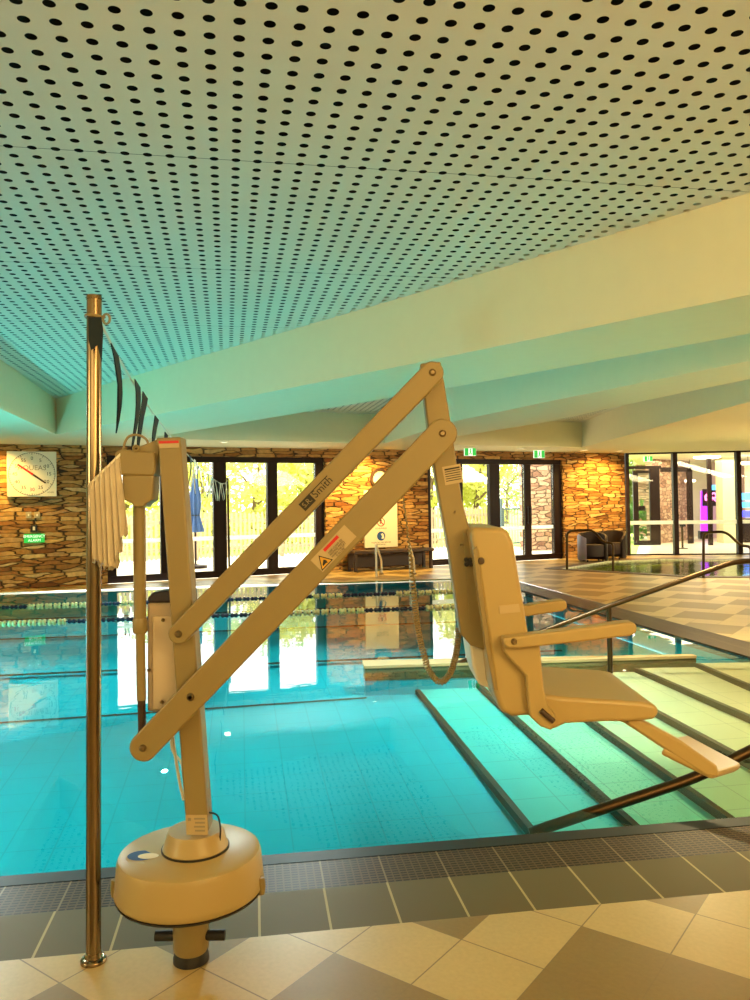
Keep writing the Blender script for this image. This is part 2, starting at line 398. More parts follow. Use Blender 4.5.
# ------------------------------------------------------------------ plan of the room
def Lx(p, d, y): return p[0] + d * (y - p[1])
nearY = lambda x: 3.385 + 0.150 * x
farY = lambda x: 14.33 + 0.151 * x
WALLA, WALLB = 16.8, 0.47                       # far wall: y = A + B x
wallY = lambda x: WALLA + WALLB * x
WANG = math.atan(WALLB)
rightX = lambda y: 3.32 - 0.195 * (y - 7.16)
P_NL = (-4.7, nearY(-4.7)); P_NR = (3.95, nearY(3.95)); P_FR = (1.9, farY(1.9)); P_FL = (-6.85, farY(-6.85))
POOL = [P_NL, P_NR, P_FR, P_FL]
def off(line, d): return lambda x: line(x) - d
ROOM = [(-6.0, -2.5), (13.5, -2.5), (13.5, 18.6), (8.8, 19.35), (6.15, wallY(6.15)), (-7.4, wallY(-7.4))]
SPA_K = [(3.4, 16.2), (4.4, 15.25), (5.7, 14.0), (7.6, 13.75), (9.0, 15.0), (8.6, 17.6), (6.6, 18.5), (5.0, 18.1)]
spc = Vector((sum(p[0] for p in SPA_K) / 8, sum(p[1] for p in SPA_K) / 8))
SPA_W = [tuple(spc + (Vector(p) - spc) * 0.88) for p in SPA_K]
# gutter strips in front of the near edge
nose0, nose1, gr1, cop1 = 0.0, 0.09, 0.33, 0.63
WX0, WX1 = -5.2, 4.5
near_cut = [(WX0, nearY(WX0) - cop1), (WX1, nearY(WX1) - cop1)]
# the hole in the deck: pool + gutters (near: coping; right: grate; far/left: none)
GR = 0.42
HOLE = [(P_NL[0] - 0.3, nearY(P_NL[0] - 0.3) - cop1), (P_NR[0] + GR + 0.1, nearY(P_NR[0] + GR + 0.1) - cop1), (P_FR[0] + GR, farY(P_FR[0] + GR) + 0.02), (P_FL[0], P_FL[1])]
HOLE = [(-4.98, nearY(-4.98) - cop1), (P_NR[0] + GR + 0.14, nearY(P_NR[0] + GR + 0.14) - cop1), (P_FR[0] + GR, farY(P_FR[0] + GR)), P_FL]
fl = MB().holed([ROOM, HOLE, SPA_K], 0.0)
struct(fl.build('floor', DECK), 'beige and brown tiled pool deck')
def strip(name, m, a, b, z0, z1, x0=WX0 + 0.2, x1=4.51):
    q = [(x0, nearY(x0) - a, z0), (x1, nearY(x1) - a, z0), (x1, nearY(x1) - b, z0), (x0, nearY(x0) - b, z0)]
    return struct(MB().prism(q, (0, 0, z1 - z0)).build(name, m))
strip('trim_coping', COPING, gr1, cop1, -0.08, 0.0)
strip('trim_overflow_grate', GRATE, nose1, gr1, -0.08, -0.004)
strip('trim_pool_nosing', NAVYTILE, 0.0, nose1, -0.12, -0.002)
# right-hand grate beside the pool
ax, bx = P_NR, P_FR
gq = [(P_NR[0], nearY(P_NR[0]) , -0.08), (P_NR[0] + GR + 0.06, nearY(P_NR[0] + GR + 0.06), -0.08), (P_FR[0] + GR, farY(P_FR[0] + GR), -0.08), (P_FR[0], P_FR[1], -0.08)]
struct(MB().prism(gq, (0, 0, 0.076)).build('trim_side_grate', GRATE))
# basin walls + floors
def wallquad(a, b, z0, z1, mb): mb.poly([(a[0], a[1], z0), (b[0], b[1], z0), (b[0], b[1], z1), (a[0], a[1], z1)])
bw = MB()
for a, b in ((P_NL, P_NR), (P_NR, P_FR), (P_FR, P_FL), (P_FL, P_NL)): wallquad(a, b, -1.1, -0.02, bw)
struct(bw.build('pool_wall', POOLTILE))
DIV0, DIV1 = Vector((-0.11, 6.98)), Vector((2.95, 7.22))
brk = lambda x: 6.93 + 0.215 * (x + 0.07)         # where the shallow floor ends
ZN, ZD, ZL = -0.44, -0.25, -0.22
bf = MB()
bf.poly([(-4.9, nearY(-4.9), ZN), (3.95, nearY(3.95), ZN), (rightX(7.25), 7.25, ZD), (-0.05, 7.0, ZD), (-6.0, brk(-6.0), ZD)])
bf.poly([(-6.0, brk(-6.0), ZD), (-0.05, 7.0, ZD), (rightX(7.25), 7.25, ZD), (1.9, P_FR[1], ZL), (-6.85, P_FL[1], ZL)])
struct(bf.build('pool_floor', POOLTILE))
mk = MB()
mk.poly([(-6.0, brk(-6.0) - .05, ZD + .004), (-0.1, brk(-0.1) - .05, ZD + .004), (-0.1, brk(-0.1), ZD + .004), (-6.0, brk(-6.0), ZD + .004)])
for y0, w in ((8.35, 0.10), (10.6, 0.12), (12.4, 0.12)):
    f = lambda x: y0 + 0.15 * x
    mk.poly([(-6.5, f(-6.5), ZL + .01), (2.0, f(2.0), ZL + .01), (2.0, f(2.0) + w, ZL + .01), (-6.5, f(-6.5) + w, ZL + .01)])
struct(mk.build('pool_floor_marking', DARKTILE))
# broad steps on the right, each with a dark nosing
SCOL = [(0.07, 0.58, 0.52), (0.24, 0.62, 0.42), (0.46, 0.60, 0.34), (0.62, 0.58, 0.33), (0.70, 0.58, 0.34), (0.72, 0.57, 0.34)]  # the water's tint is painted into the tiles, greener on deeper steps
L = [((425, 700), (530, 830), 0.36), ((520, 722.8), (633.5, 825.6), 0.30), ((590.5, 721), (728.5, 818), 0.24), ((662.6, 715), (731.6, 752), 0.18), ((633.5, 667.6), (750, 716.7), 0.12), ((690, 661), (750, 686), 0.06)]
dep = lambda d, y: -d * (1 - 0.42 * min(1, max(0, (y - 3.5) / 3.5)))
for (a, b, d), sc in zip(L, SCOL):
    za, zb = dep(d, 6), dep(d, 4)
    A, B = onz(*a, za), onz(*b, zb)
    A = onz(*a, dep(d, A.y)); B = onz(*b, dep(d, B.y))
    k = (B.x - A.x) / (B.y - A.y)
    xa = lambda y: A.x + k * (y - A.y)
    y0 = nearY(xa(3.7)) + 0.002; y1 = 7.1
    top = [(xa(y0), y0, dep(d, y0)), (P_NR[0] - 0.002, nearY(P_NR[0]), dep(d, 3.9)), (rightX(y1) - 0.002, y1, dep(d, y1)), (xa(y1), y1, dep(d, y1))]
    s = MB(); s.prism(top, (0, 0, -0.5))
    struct(s.build('pool_step', grid_tile('water_tinted_tile', sc, (sc[0] * .6, sc[1] * .6, sc[2] * .6, 1), 0.30, R_(9.5), 0.010)))
    nb = MB(); nb.prism([(xa(y0) - .004, y0, dep(d, y0) - .045), (xa(y0) + .036, y0, dep(d, y0) - .045), (xa(y1) + .036, y1, dep(d, y1) - .045), (xa(y1) - .004, y1, dep(d, y1) - .045)], (0, 0, 0.048))
    struct(nb.build('trim_step_nosing', DARKTILE))
# low divider wall between the shallow pool and the lanes
dd = (DIV1 - DIV0).normalized(); nn_ = Vector((-dd.y, dd.x))
d1 = DIV0 + dd * 2.98
q = [DIV0, d1, d1 + nn_ * 0.06, DIV0 + nn_ * 0.24]
struct(MB().prism([(p.x, p.y, -1.0) for p in q], (0, 0, 0.88)).build('pool_divider', POOLTILE))
struct(MB().prism([(p.x, p.y, -0.13) for p in q], (0, 0, 0.12)).build('pool_divider_lip', mat('divider_lip_tile', (0.11, 0.10, 0.035), 0.4)))
q2 = [DIV0 - nn_ * .01 - dd * .01, d1 - nn_ * .01, d1 + nn_ * 0.07, DIV0 + nn_ * 0.25 - dd * .01]
struct(MB().prism([(p.x, p.y, -0.012) for p in q2], (0, 0, 0.022)).build('pool_divider_cap', mat('divider_cap_tile', (0.36, 0.29, 0.14), 0.5)))
wt = MB().poly([(p[0], p[1], -0.02) for p in POOL])
tag(wt.build('pool_water', WATER), 'clear turquoise water filling the swimming pool', 'water', kind='stuff')
# spa
SPT = grid_tile('spa_tile', (0.70, 0.72, 0.52), (0.4, 0.4, 0.28, 1), 0.1, TH, 0.03)
KERB = mat('dark_spa_kerb', (0.11, 0.075, 0.04), 0.5)
kb = MB(); kb.holed([SPA_K, SPA_W], 0.012)
for ring, z0 in ((SPA_W, -0.9),):
    sw = MB()
    for i in range(len(ring)): wallquad(ring[i], ring[(i + 1) % len(ring)], z0, 0.012, sw)
    struct(sw.build('wall_spa_basin', SPT))
for i in range(8): wallquad(SPA_K[i], SPA_K[(i + 1) % 8], -0.02, 0.012, kb)
struct(kb.build('trim_spa_kerb', KERB))
struct(MB().poly([(p[0], p[1], -0.35) for p in SPA_W]).build('floor_spa', SPT))
tag(MB().poly([(p[0], p[1], -0.015) for p in SPA_W]).build('spa_water', SPAWATER), 'pale rippled water in the spa behind the beige deck', 'water', kind='stuff')

# ------------------------------------------------------------------ ceiling
ZS, ZT = 2.51, 3.05
C1 = [(-4.80, 12.05), (0.35, 6.18), (2.03, 4.20), (6.3, -0.95), (6.3, -2.3), (-1.7, -2.3)]
FAS = lambda x: 14.92 + 0.503 * x
C2 = [(-3.72, 13.05), (0.2, FAS(0.2)), (1.1, 10.9), (1.9, 8.9), (3.6, 4.9), (4.75, 2.5), (4.55, 2.5), (2.49, 5.26), (0.71, 7.64)]
C3 = [(0.75, FAS(0.75)), (4.46, 17.16), (4.30, 9.3), (4.72, 3.3), (4.60, 3.3), (3.46, 7.34), (3.06, 8.74), (2.44, 11.19), (1.37, 13.7)]
ROOMC = [(-6.1, -2.6), (13.6, -2.6), (13.6, 18.7), (8.8, 19.45), (6.15, wallY(6.15) + .1), (-7.5, wallY(-7.5) + .1)]
ce = MB().holed([ROOMC, C1, C2, C3], ZS)
struct(ce.build('ceiling', PLASTER), 'white plaster soffit')
for C in (C1, C2, C3):
    f = MB()
    for i in range(len(C)): wallquad(C[i], C[(i + 1) % len(C)], ZS, ZT + 0.06, f)
    struct(f.build('ceiling_fascia', PLASTER))
    struct(MB().holed([C], ZT).build('ceiling_perforated', PERF))
    struct(MB().holed([C], ZT + 0.05).build('ceiling_void', VOID))
struct(MB().prism([(p[0], p[1], 3.2) for p in ROOMC], (0, 0, 0.2)).build('ceiling_roof', PLASTER))

# ------------------------------------------------------------------ walls
def plain_wall(name, a, b, m, z0=0.0, z1=ZS, th=0.15, side=1):
    a, b = Vector(a), Vector(b); d = (b - a).normalized(); n_ = Vector((-d.y, d.x)) * th * side
    q = [a, b, b + n_, a + n_]
    return struct(MB().prism([(p.x, p.y, z0) for p in q], (0, 0, z1 - z0)).build(name, m))
plain_wall('wall_left', (-6.0, -2.5), (-7.4, wallY(-7.4)), PLASTER, z1=3.2)
plain_wall('wall_back', (-6.1, -2.5), (13.6, -2.5), PLASTER, side=-1, z1=3.2)
plain_wall('wall_right', (13.5, -2.5), (13.5, 18.6), PLASTER, side=-1, z1=3.2)

# far wall frame: origin at x = 0 on the wall line, local x along the wall, local y away from the room
WO = Vector((0, WALLA, 0))
tdir = Vector((math.cos(WANG), math.sin(WANG), 0)); ndir = Vector((-math.sin(WANG), math.cos(WANG), 0))
def wl_(px, py, depth=0.0):
    """point of the far wall's face seen at a pixel, in wall coordinates (s, z)"""
    d = ray(px, py); o = WO + ndir * depth
    t = (o - EYE).dot(ndir) / d.dot(ndir); p = EYE + d * t - WO
    return p.dot(tdir), p.z
def wall_root(name, s, z, **kw):
    p = WO + tdir * s; return empty(name, (p.x, p.y, z), WANG, **kw)
ZH = 2.38
o1 = (wl_(107, 500)[0], wl_(325, 500)[0]); o2 = (wl_(428, 500)[0], wl_(563, 500)[0])
sL, sR = -7.4 / math.cos(WANG), 6.15 / math.cos(WANG)
wr = MB()
for a, b, z0, z1 in ((sL, o1[0], 0, ZS), (o1[1], o2[0], 0, ZS), (o2[1], sR, 0, ZS), (o1[0], o1[1], ZH, ZS), (o2[0], o2[1], ZH, ZS)):
    wr.box((a, 0, z0 - 0.05), (b, 0.30, z1 + 0.03))
w = wr.build('wall_far', STONE, parent=None)
w.location = WO; w.rotation_euler = (0, 0, WANG)
# (mesh was recentred by build; put it back to the wall frame)
_base = w.data.vertices[0].co.copy()
struct(w, 'stacked natural stone wall')
_dx = sL - min(v.co.x for v in w.data.vertices); _dy = 0 - min(v.co.y for v in w.data.vertices); _dz = -0.05 - min(v.co.z for v in w.data.vertices)
w.data.transform(Matrix.Translation((_dx, _dy, _dz)))
BAND, _n, _l, _p = new_mat('white_glazing_band')
_p.inputs['Base Color'].default_value = (.9, .9, .84, 1)
_t = _n.new('ShaderNodeBsdfTranslucent'); _t.inputs[0].default_value = (.95, .95, .9, 1)
_m = _n.new('ShaderNodeMixShader'); _m.inputs[0].default_value = .7; _l.new(_p.outputs[0], _m.inputs[1]); _l.new(_t.outputs[0], _m.inputs[2]); _l.new(_m.outputs[0], _n['Material Output'].inputs[0])
def door_set(name, label, s0, s1, panes, zhead, handle=None, y0=0.06):
    r = wall_root(name, s0, 0.0); struct(r, label)
    f = MB(); f.box((0, y0, zhead - 0.16), (s1 - s0, y0 + 0.12, zhead)); f.box((0, y0, 0.0), (s1 - s0, y0 + 0.12, 0.13))
    f.box((0, y0, 0.13), (panes[0][0] - s0, y0 + 0.12, zhead - 0.16)); f.box((panes[-1][1] - s0, y0, 0.13), (s1 - s0, y0 + 0.12, zhead - 0.16))
    f.build('frame', DARKFRAME, r, bevel=0.006)
    for (a, b), (c, d) in zip(panes, panes[1:]):
        MB().box((b - s0, y0 - 0.005, 0.13), (c - s0, y0 + 0.125, zhead - 0.16)).build('mullion', DARKFRAME, r, bevel=0.005)
    for a, b in panes:
        MB().box((a - s0, y0 + 0.05, 0.13), (b - s0, y0 + 0.06, zhead - 0.16)).build('glass_pane', GLASS, r)
        MB().box((a - s0, y0 + 0.046, 0.72), (b - s0, y0 + 0.0495, 0.80)).build('glazing_band', BAND, r)
    for h in handle or ():
        hb = MB(); hb.tube([(h - s0, y0 - 0.05, 0.85), (h - s0, y0 - 0.05, 1.25)], 0.014)
        hb.tube([(h - s0, y0 - 0.05, 0.88), (h - s0, y0 + 0.01, 0.88)], 0.009); hb.tube([(h - s0, y0 - 0.05, 1.22), (h - s0, y0 + 0.01, 1.22)], 0.009)
        hb.build('door_handle', BLACK, r, smooth=True)
    return r
ws = lambda px: wl_(px, 500, 0.1)[0]
door_set('door_1', 'dark framed glass doors left of the lift mast', o1[0], o1[1], [(ws(116), ws(160)), (ws(172), ws(213)), (ws(226), ws(267)), (ws(277), ws(315))], ZH)
door_set('door_2', 'dark framed glass doors beside the gold lit stone', o2[0], o2[1], [(ws(430), ws(455)), (ws(462), ws(489)), (ws(499), ws(524)), (ws(530), ws(553))], ZH, handle=[ws(525.8), ws(528.6)])

# glass wall to the foyer
GA, GB, GC = Vector((6.15, wallY(6.15), 0)), Vector((8.8, 19.35, 0)), Vector((13.5, 18.6, 0))
def line_hit(A, B, px):
    d = ray(px, 500); d = Vector((d.x, d.y)); a = Vector((A.x, A.y)); e = Vector((B.x - A.x, B.y - A.y))
    # EYE + d t = a + e k
    det = d.x * (-e.y) - d.y * (-e.x); t = (a.x * (-e.y) - a.y * (-e.x)) / det
    return Vector((d.x * t, d.y * t, 0))
posts = [GA + Vector((0.05, -0.01, 0)), line_hit(GA, GB, 675), line_hit(GB, GC, 738.5), GB + (GC - GB) * 0.42, GB + (GC - GB) * 0.72, GC - Vector((0.05, 0, 0))]
wr = empty('window_1', GA); struct(wr, 'glass wall between the spa deck and the foyer')
for i, p in enumerate(posts):
    e = 0.055 if i else 0.04
    MB().box((p.x - e, p.y - 0.07, 0), (p.x + e, p.y + 0.07, ZS)).build('mullion', DARKFRAME, wr, world=True, bevel=0.005)
for a, b in zip(posts, posts[1:]):
    d = (b - a).normalized(); n_ = Vector((-d.y, d.x, 0))
    A, B = a + d * 0.05, b - d * 0.05
    def slab(z0, z1, o, th, nm, m):
        q = [A + n_ * o, B + n_ * o, B + n_ * (o + th), A + n_ * (o + th)]
        MB().prism([(p.x, p.y, z0) for p in q], (0, 0, z1 - z0)).build(nm, m, wr, world=True)
    slab(0.03, 2.47, 0.0, 0.012, 'glass_pane', GLASS); slab(0.75, 0.84, -0.006, 0.004, 'glazing_band', BAND)
    slab(0.0, 0.03, -0.02, 0.05, 'sill', DARKFRAME); slab(2.47, ZS, -0.02, 0.05, 'head', DARKFRAME)

# ------------------------------------------------------------------ things on the far wall
def wbox(mb, s0, s1, z0, z1, y0, y1): return mb.box((s0, y0, z0), (s1, y1, z1))
def TM(x, y, z, ang=0.0):      # lettering on a face that looks towards local -y
    c, s_ = math.cos(ang), math.sin(ang)
    return Matrix(((c, -s_, 0, x), (0, 0, -1, y), (s_, c, 0, z), (0, 0, 0, 1)))
# pace clock
a = wl_(7, 497); b = wl_(56, 452); W_ = b[0] - a[0]; H_ = b[1] - a[1]; cs, cz = (a[0] + b[0]) / 2, (a[1] + b[1]) / 2
r = wall_root('pace_clock', cs, cz, label='square white pace clock with red sweep hand on the stone wall', cat='clock')
MB().box((-W_ / 2, -0.10, -H_ / 2), (W_ / 2, 0.0, H_ / 2)).build('clock_case', WHITE, r, bevel=0.008)
ring = MB(); Rr = W_ * 0.47
ring.tube([(Rr * math.cos(t * 2 * PI / 64), -0.102, Rr * math.sin(t * 2 * PI / 64)) for t in range(64)], 0.004, 6, closed=True)
for k in range(60):
    t = k * 2 * PI / 60; q0 = Rr * (0.94 if k % 5 else 0.90)
    ring.tube([(q0 * math.sin(t), -0.102, q0 * math.cos(t)), (Rr * math.sin(t), -0.102, Rr * math.cos(t))], 0.0025 if k % 5 else 0.004, 4)
ring.build('dial_ring', INK, r)
for k in range(12):
    t = k * 2 * PI / 12
    text('numeral', str(k * 5), RED if k in (6, 9) else INK, r, TM(Rr * 0.73 * math.sin(t), -0.1015, Rr * 0.73 * math.cos(t)), 0.085, 0.0008)
text('lettering', 'AQUEAS', GREYINK, r, TM(0.0, -0.1015, Rr * 0.28), 0.12, 0.0006)
text('lettering', 'AQUEAS', INK, r, TM(Rr * 0.8, -0.1015, -Rr * 0.86), 0.028, 0.0006)
for nm, m, L0, ang in (('sweep_hand', RED, Rr * 0.76, R_(-54)), ('hand_tail', DARKPLASTIC, Rr * 0.72, R_(126))):
    d = Vector((math.sin(ang), 0, math.cos(ang))); p = Vector((d.z, 0, -d.x)) * 0.017
    MB().prism([p, -p, d * L0 - p * .8, d * L0 + p * .8], (0, 0.006, 0)).build(nm, m, r).location = (0, -0.115, 0)
MB().lathe([(0, 0), (0.02, 0), (0.02, 0.02), (0, 0.02)], 16, (0, -0.12, 0), (0, 1, 0)).build('hub', RED, r)
# alarm sign, button, two plates
a = wl_(24, 543); b = wl_(44.5, 533.5)
r = wall_root('emergency_sign', (a[0] + b[0]) / 2, (a[1] + b[1]) / 2, label='small green emergency alarm sign under the call button', cat='sign')
w2, h2 = (b[0] - a[0]) / 2, (b[1] - a[1]) / 2
MB().box((-w2, -0.025, -h2), (w2, 0.0, h2)).build('sign_board', GREEN, r)
text('lettering', 'EMERGENCY', SIGNWHITE, r, TM(0, -0.026, h2 * .42), 0.064, 0.0006, spacing=0.95)
text('lettering', 'ALARM', SIGNWHITE, r, TM(0, -0.026, -h2 * .48), 0.064, 0.0006)
a = wl_(30.5, 532); b = wl_(37, 525)
r = wall_root('call_button', (a[0] + b[0]) / 2, (a[1] + b[1]) / 2, label='black call button box above the green sign', cat='button')
MB().box((-.055, -0.06, -.06), (.055, 0, .06)).build('button_box', BLACK, r, bevel=0.008)
MB().box((-.018, -0.075, -.03), (.022, -.055, .035)).build('button', WHITE, r, bevel=0.006)
for k, (x0, x1) in enumerate(((26, 31), (35, 39))):
    a = wl_(x0, 518); b = wl_(x1, 512)
    r = wall_root('switch_plate', (a[0] + b[0]) / 2, (a[1] + b[1]) / 2, label=('cream switch plate under the pace clock, the left of two', 'cream switch plate under the pace clock, the right of two')[k], cat='switch', group='switch plates under the clock')
    MB().box((-.045, -0.03, -.055), (.045, 0, .055)).build('plate', STICKER, r, bevel=0.004)
    MB().box((-.012, -0.042, -.02), (.012, -0.028, .02)).build('rocker', WHITE, r, bevel=0.003)
# round clock
a = wl_(379, 479)
r = wall_root('wall_clock', a[0], a[1], label='round brown rimmed wall clock on the lit stone', cat='clock')
MB().lathe([(0.0, 0), (0.205, 0), (0.225, 0.03), (0.215, 0.06), (0.165, 0.065), (0.163, 0.04)], 40, (0, 0, 0), (0, -1, 0)).build('clock_rim', DARKPLASTIC, r, smooth=True)
MB().lathe([(0.0, 0), (0.18, 0)], 40, (0, -0.042, 0), (0, -1, 0)).build('clock_face', WHITE, r)
for ang, ln in ((R_(40), 0.10), (R_(205), 0.15)):
    d = Vector((math.sin(ang), 0, math.cos(ang))); p = Vector((d.z, 0, -d.x)) * 0.007
    MB().prism([p, -p, d * ln - p * .5, d * ln + p * .5], (0, 0.004, 0)).build('hand', INK, r).location = (0, -0.05, 0)
for k in range(12):
    t = k * PI / 6; c = Vector((0.155 * math.sin(t), -0.0435, 0.155 * math.cos(t)))
    MB().box((c.x - .006, c.y, c.z - .006), (c.x + .006, c.y + .002, c.z + .006)).build('hour_mark', INK, r)
# pool rules poster
a = wl_(364, 548); b = wl_(396, 490); w2, h2 = (b[0] - a[0]) / 2, (b[1] - a[1]) / 2
r = wall_root('notice_board', (a[0] + b[0]) / 2, (a[1] + b[1]) / 2, label='tall white notice board with red and blue round pictograms', cat='sign')
MB().box((-w2, -0.045, -h2), (w2, 0.0, h2)).build('board', WHITE, r, bevel=0.004)
def disc(par, nm, m, x, z, rad, y, inner=0.0):
    if inner: MB().lathe([(inner, 0), (rad, 0), (rad, 0.003), (inner, 0.003), (inner, 0)], 32, (x, y, z), (0, -1, 0)).build(nm, m, par)
    else: MB().lathe([(0, 0.003), (rad, 0.003), (rad, 0)], 32, (x, y, z), (0, -1, 0)).build(nm, m, par)
zc = wl_(380, 522)[1] - (a[1] + b[1]) / 2; xc = wl_(380, 522)[0] - (a[0] + b[0]) / 2
disc(r, 'prohibition_ring', RED, xc, zc, 0.092, -0.0455, 0.076)
MB().prism([(xc - .07, -.049, zc + .055), (xc - .058, -.049, zc + .067), (xc + .07, -.049, zc - .055), (xc + .058, -.049, zc - .067)], (0, .003, 0)).build('prohibition_bar', RED, r)
MB().lathe([(0, .003), (.018, .003), (.018, 0)], 16, (xc, -.0455, zc + .035), (0, -1, 0)).prism([(xc - .03, -.048, zc - .05), (xc - .01, -.048, zc + .02), (xc + .012, -.048, zc + .02), (xc + .035, -.048, zc - .05), (xc + .005, -.048, zc - .02)], (0, .002, 0)).build('runner_pictogram', INK, r)
zb = wl_(380, 536)[1] - (a[1] + b[1]) / 2
disc(r, 'mandatory_disc', BLUE, xc, zb, 0.095, -0.0455)
MB().prism([(xc + .005, -.05, zb - .06), (xc + .07, -.05, zb - .05), (xc + .065, -.05, zb + .02), (xc + .03, -.05, zb + .065), (xc - .01, -.05, zb + .04), (xc + .02, -.05, zb + .0)], (0, .002, 0)).build('shower_pictogram', WHITE, r)
for zt, body in ((zc - .135, 'NO RUNNING'), (zb - .135, 'PLEASE SHOWER BEFORE'), (zb - .175, 'SWIMMING')):
    text('lettering', body, INK, r, TM(xc, -0.0458, zt), 0.04, 0.0005)
z3 = wl_(380, 507)[1] - (a[1] + b[1]) / 2
text('lettering', 'POOL RULES', INK, r, TM(0, -0.0458, z3), 0.05, 0.0005)
# low dark bench below it
a = wl_(345, 572); b = wl_(424, 552)
r = wall_root('low_bench', (a[0] + b[0]) / 2, 0.0, label='long dark low bench against the stone below the notice board', cat='bench')
w2 = (b[0] - a[0]) / 2
MB().box((-w2, -0.46, 0.36), (w2, -0.04, 0.42)).build('bench_top', DARKPLASTIC, r, bevel=0.008)
MB().box((-w2 + .08, -0.10, 0.06), (w2 - .08, -0.06, 0.36)).build('back_panel', DARKPLASTIC, r, bevel=0.004)
for sx in (-1, 1):
    for yy in (-0.44, -0.12): MB().box((sx * (w2 - .06) - .03, yy, 0), (sx * (w2 - .06) + .03, yy + .06, 0.36)).build('leg', DARKPLASTIC, r, bevel=0.004)

# exit signs hung from the soffit
def exit_sign(px, py, D, label, grp=None):
    p = ony(px, py, D)
    r = empty('exit_sign', p, WANG * 0.6, label, 'sign', grp)
    MB().box((-.13, -.02, -.085), (.13, .02, .085)).build('sign_box', SIGNWHITE, r)
    MB().box((-.126, -.024, -.08), (-.045, -.02, .08)).build('green_panel', GREEN, r)
    MB().box((.05, -.024, -.08), (.126, -.02, .08)).build('green_panel', GREEN, r)
    m = MB(); m.lathe([(0, .003), (.016, .003), (.016, 0)], 14, (0.005, -.0205, .05), (0, -1, 0))
    m.prism([(-.02, -.023, .03), (.02, -.023, .03), (.012, -.023, -.01), (.035, -.023, -.06), (.018, -.023, -.06), (0, -.023, -.025), (-.02, -.023, -.06), (-.036, -.023, -.055), (-.01, -.023, -.01)], (0, .002, 0))
    m.build('running_man', GREEN, r)
    MB().tube([(0, 0, .085), (0, 0, ZS - p.z)], .008, 8).build('drop_rod', WHITE, r)
exit_sign(470, 451.8, 16.9, 'green exit sign over the glass doors, nearer the lift chair', 'exit signs over the doors')
exit_sign(539, 454.2, 17.9, 'green exit sign over the glass doors, nearer the gold stone', 'exit signs over the doors')
exit_sign(648, 458.5, 22.5, 'green and white exit sign behind the foyer glass')
GLOW = mat('lamp_glow', (1, .9, .7), .5, noise=0, emit=(1, .86, .55), estr=6)
def downlight(px, py, label, grp, energy=0, to=None):
    p = onz(px, py, ZS)
    r = empty('downlight', p, 0, label, 'lamp', grp)
    MB().lathe([(0.06, 0), (0.085, 0), (0.085, -0.012), (0.06, -0.016), (0.055, -0.004)], 24).build('trim_ring', WHITE, r, smooth=True)
    MB().lathe([(0, -0.004), (0.058, -0.004)], 24).build('lamp_lens', GLOW, r)
    if energy:
        light('downlight_beam', 'SPOT', (p.x, p.y, ZS - 0.03), to or (p.x, p.y, 0), energy, (1.0, 0.66, 0.22), spot_size=R_(95), spot_blend=0.6, shadow_soft_size=0.05)
def wash(px, soff, energy, label):
    s_, _ = wl_(px, 500); p = WO + tdir * s_ - ndir * soff
    r = empty('downlight', (p.x, p.y, ZS), 0, label, 'lamp', 'soffit downlights along the stone wall')
    MB().lathe([(0.06, 0), (0.085, 0), (0.085, -0.012), (0.06, -0.016), (0.055, -0.004)], 24).build('trim_ring', WHITE, r, smooth=True)
    MB().lathe([(0, -0.004), (0.058, -0.004)], 24).build('lamp_lens', GLOW, r)
    t = WO + tdir * s_
    light('downlight_beam', 'SPOT', (p.x, p.y, ZS - 0.03), (t.x, t.y, 0.9), energy, (1.0, 0.58, 0.12), spot_size=R_(125), spot_blend=0.7, shadow_soft_size=0.05)
wash(-8, 0.6, 95, 'round downlight above the pace clock side of the stone wall')
wash(358, 0.7, 260, 'round downlight above the round wall clock')
wash(596, 0.85, 250, 'round downlight above the gold lit stone')
wash(600 - 40, 0.9, 10, 'round downlight above the right end of the glass doors')
downlight(521, 448, 'round downlight in the soffit between the two exit signs', 'soffit downlights along the stone wall')
downlight(224, 441.5, 'round downlight in the soffit above the left glass doors', 'soffit downlights along the stone wall')

# ------------------------------------------------------------------ pool lift
LB = Vector((-0.606, 2.565, 0.0))
lift = empty('pool_lift', LB, 0, 'cream pool lift with folding arms carrying a moulded seat over the water', 'pool lift')
def lp(px, py, y): return ony(px, py, y)
def lbuild(mb, name, m, parent=lift, **k): return mb.build(name, m, parent, world=True, **k)
cx, cyy = LB.x, LB.y
# socket post, drum cover, collar
lbuild(MB().lathe([(0, 0.03), (0.050, 0.03), (0.056, 0.042), (0.057, 0.23), (0, 0.23)], 40, (cx, cyy, 0)), 'socket_post', CREAM, smooth=True)
lbuild(MB().lathe([(0, 0.0), (0.056, 0.0), (0.056, 0.012), (0.050, 0.034), (0, 0.034)], 40, (cx, cyy, 0)), 'socket_shadow_ring', BLACK, smooth=True)  # black ring stands in for the shadow in the deck socket
for sx in (-1, 1):
    lbuild(MB().tube([(cx + sx * .05, cyy - .01, .082), (cx + sx * .058, cyy - .01, .082), (cx + sx * .110, cyy - .01, .082)], [.014, .016, .016], 12), 'locking_handle', BLACK, smooth=True)
drum = lbuild(MB().lathe([(0, 0.226), (0.200, 0.226), (0.228, 0.229), (0.233, 0.238), (0.231, 0.252), (0.224, 0.330), (0.218, 0.344), (0.204, 0.351), (0, 0.353)], 96, (cx, cyy, 0)), 'drum_cover', CREAM_LT, smooth=True)
lbuild(MB().lathe([(0, 0.219), (0.226, 0.219), (0.231, 0.227), (0, 0.227)], 72, (cx, cyy, 0)), 'drum_rubber_edge', BLACK, smooth=True)
for t in (R_(-8), R_(188)):
    p = Vector((cx + .233 * math.cos(t), cyy + .233 * math.sin(t), .245))
    lbuild(MB().lathe([(0, -.026), (.010, -.026), (.013, 0), (.010, .026), (0, .026)], 16, p), 'cover_clip', CREAM, smooth=True)
ccx = cx + .018
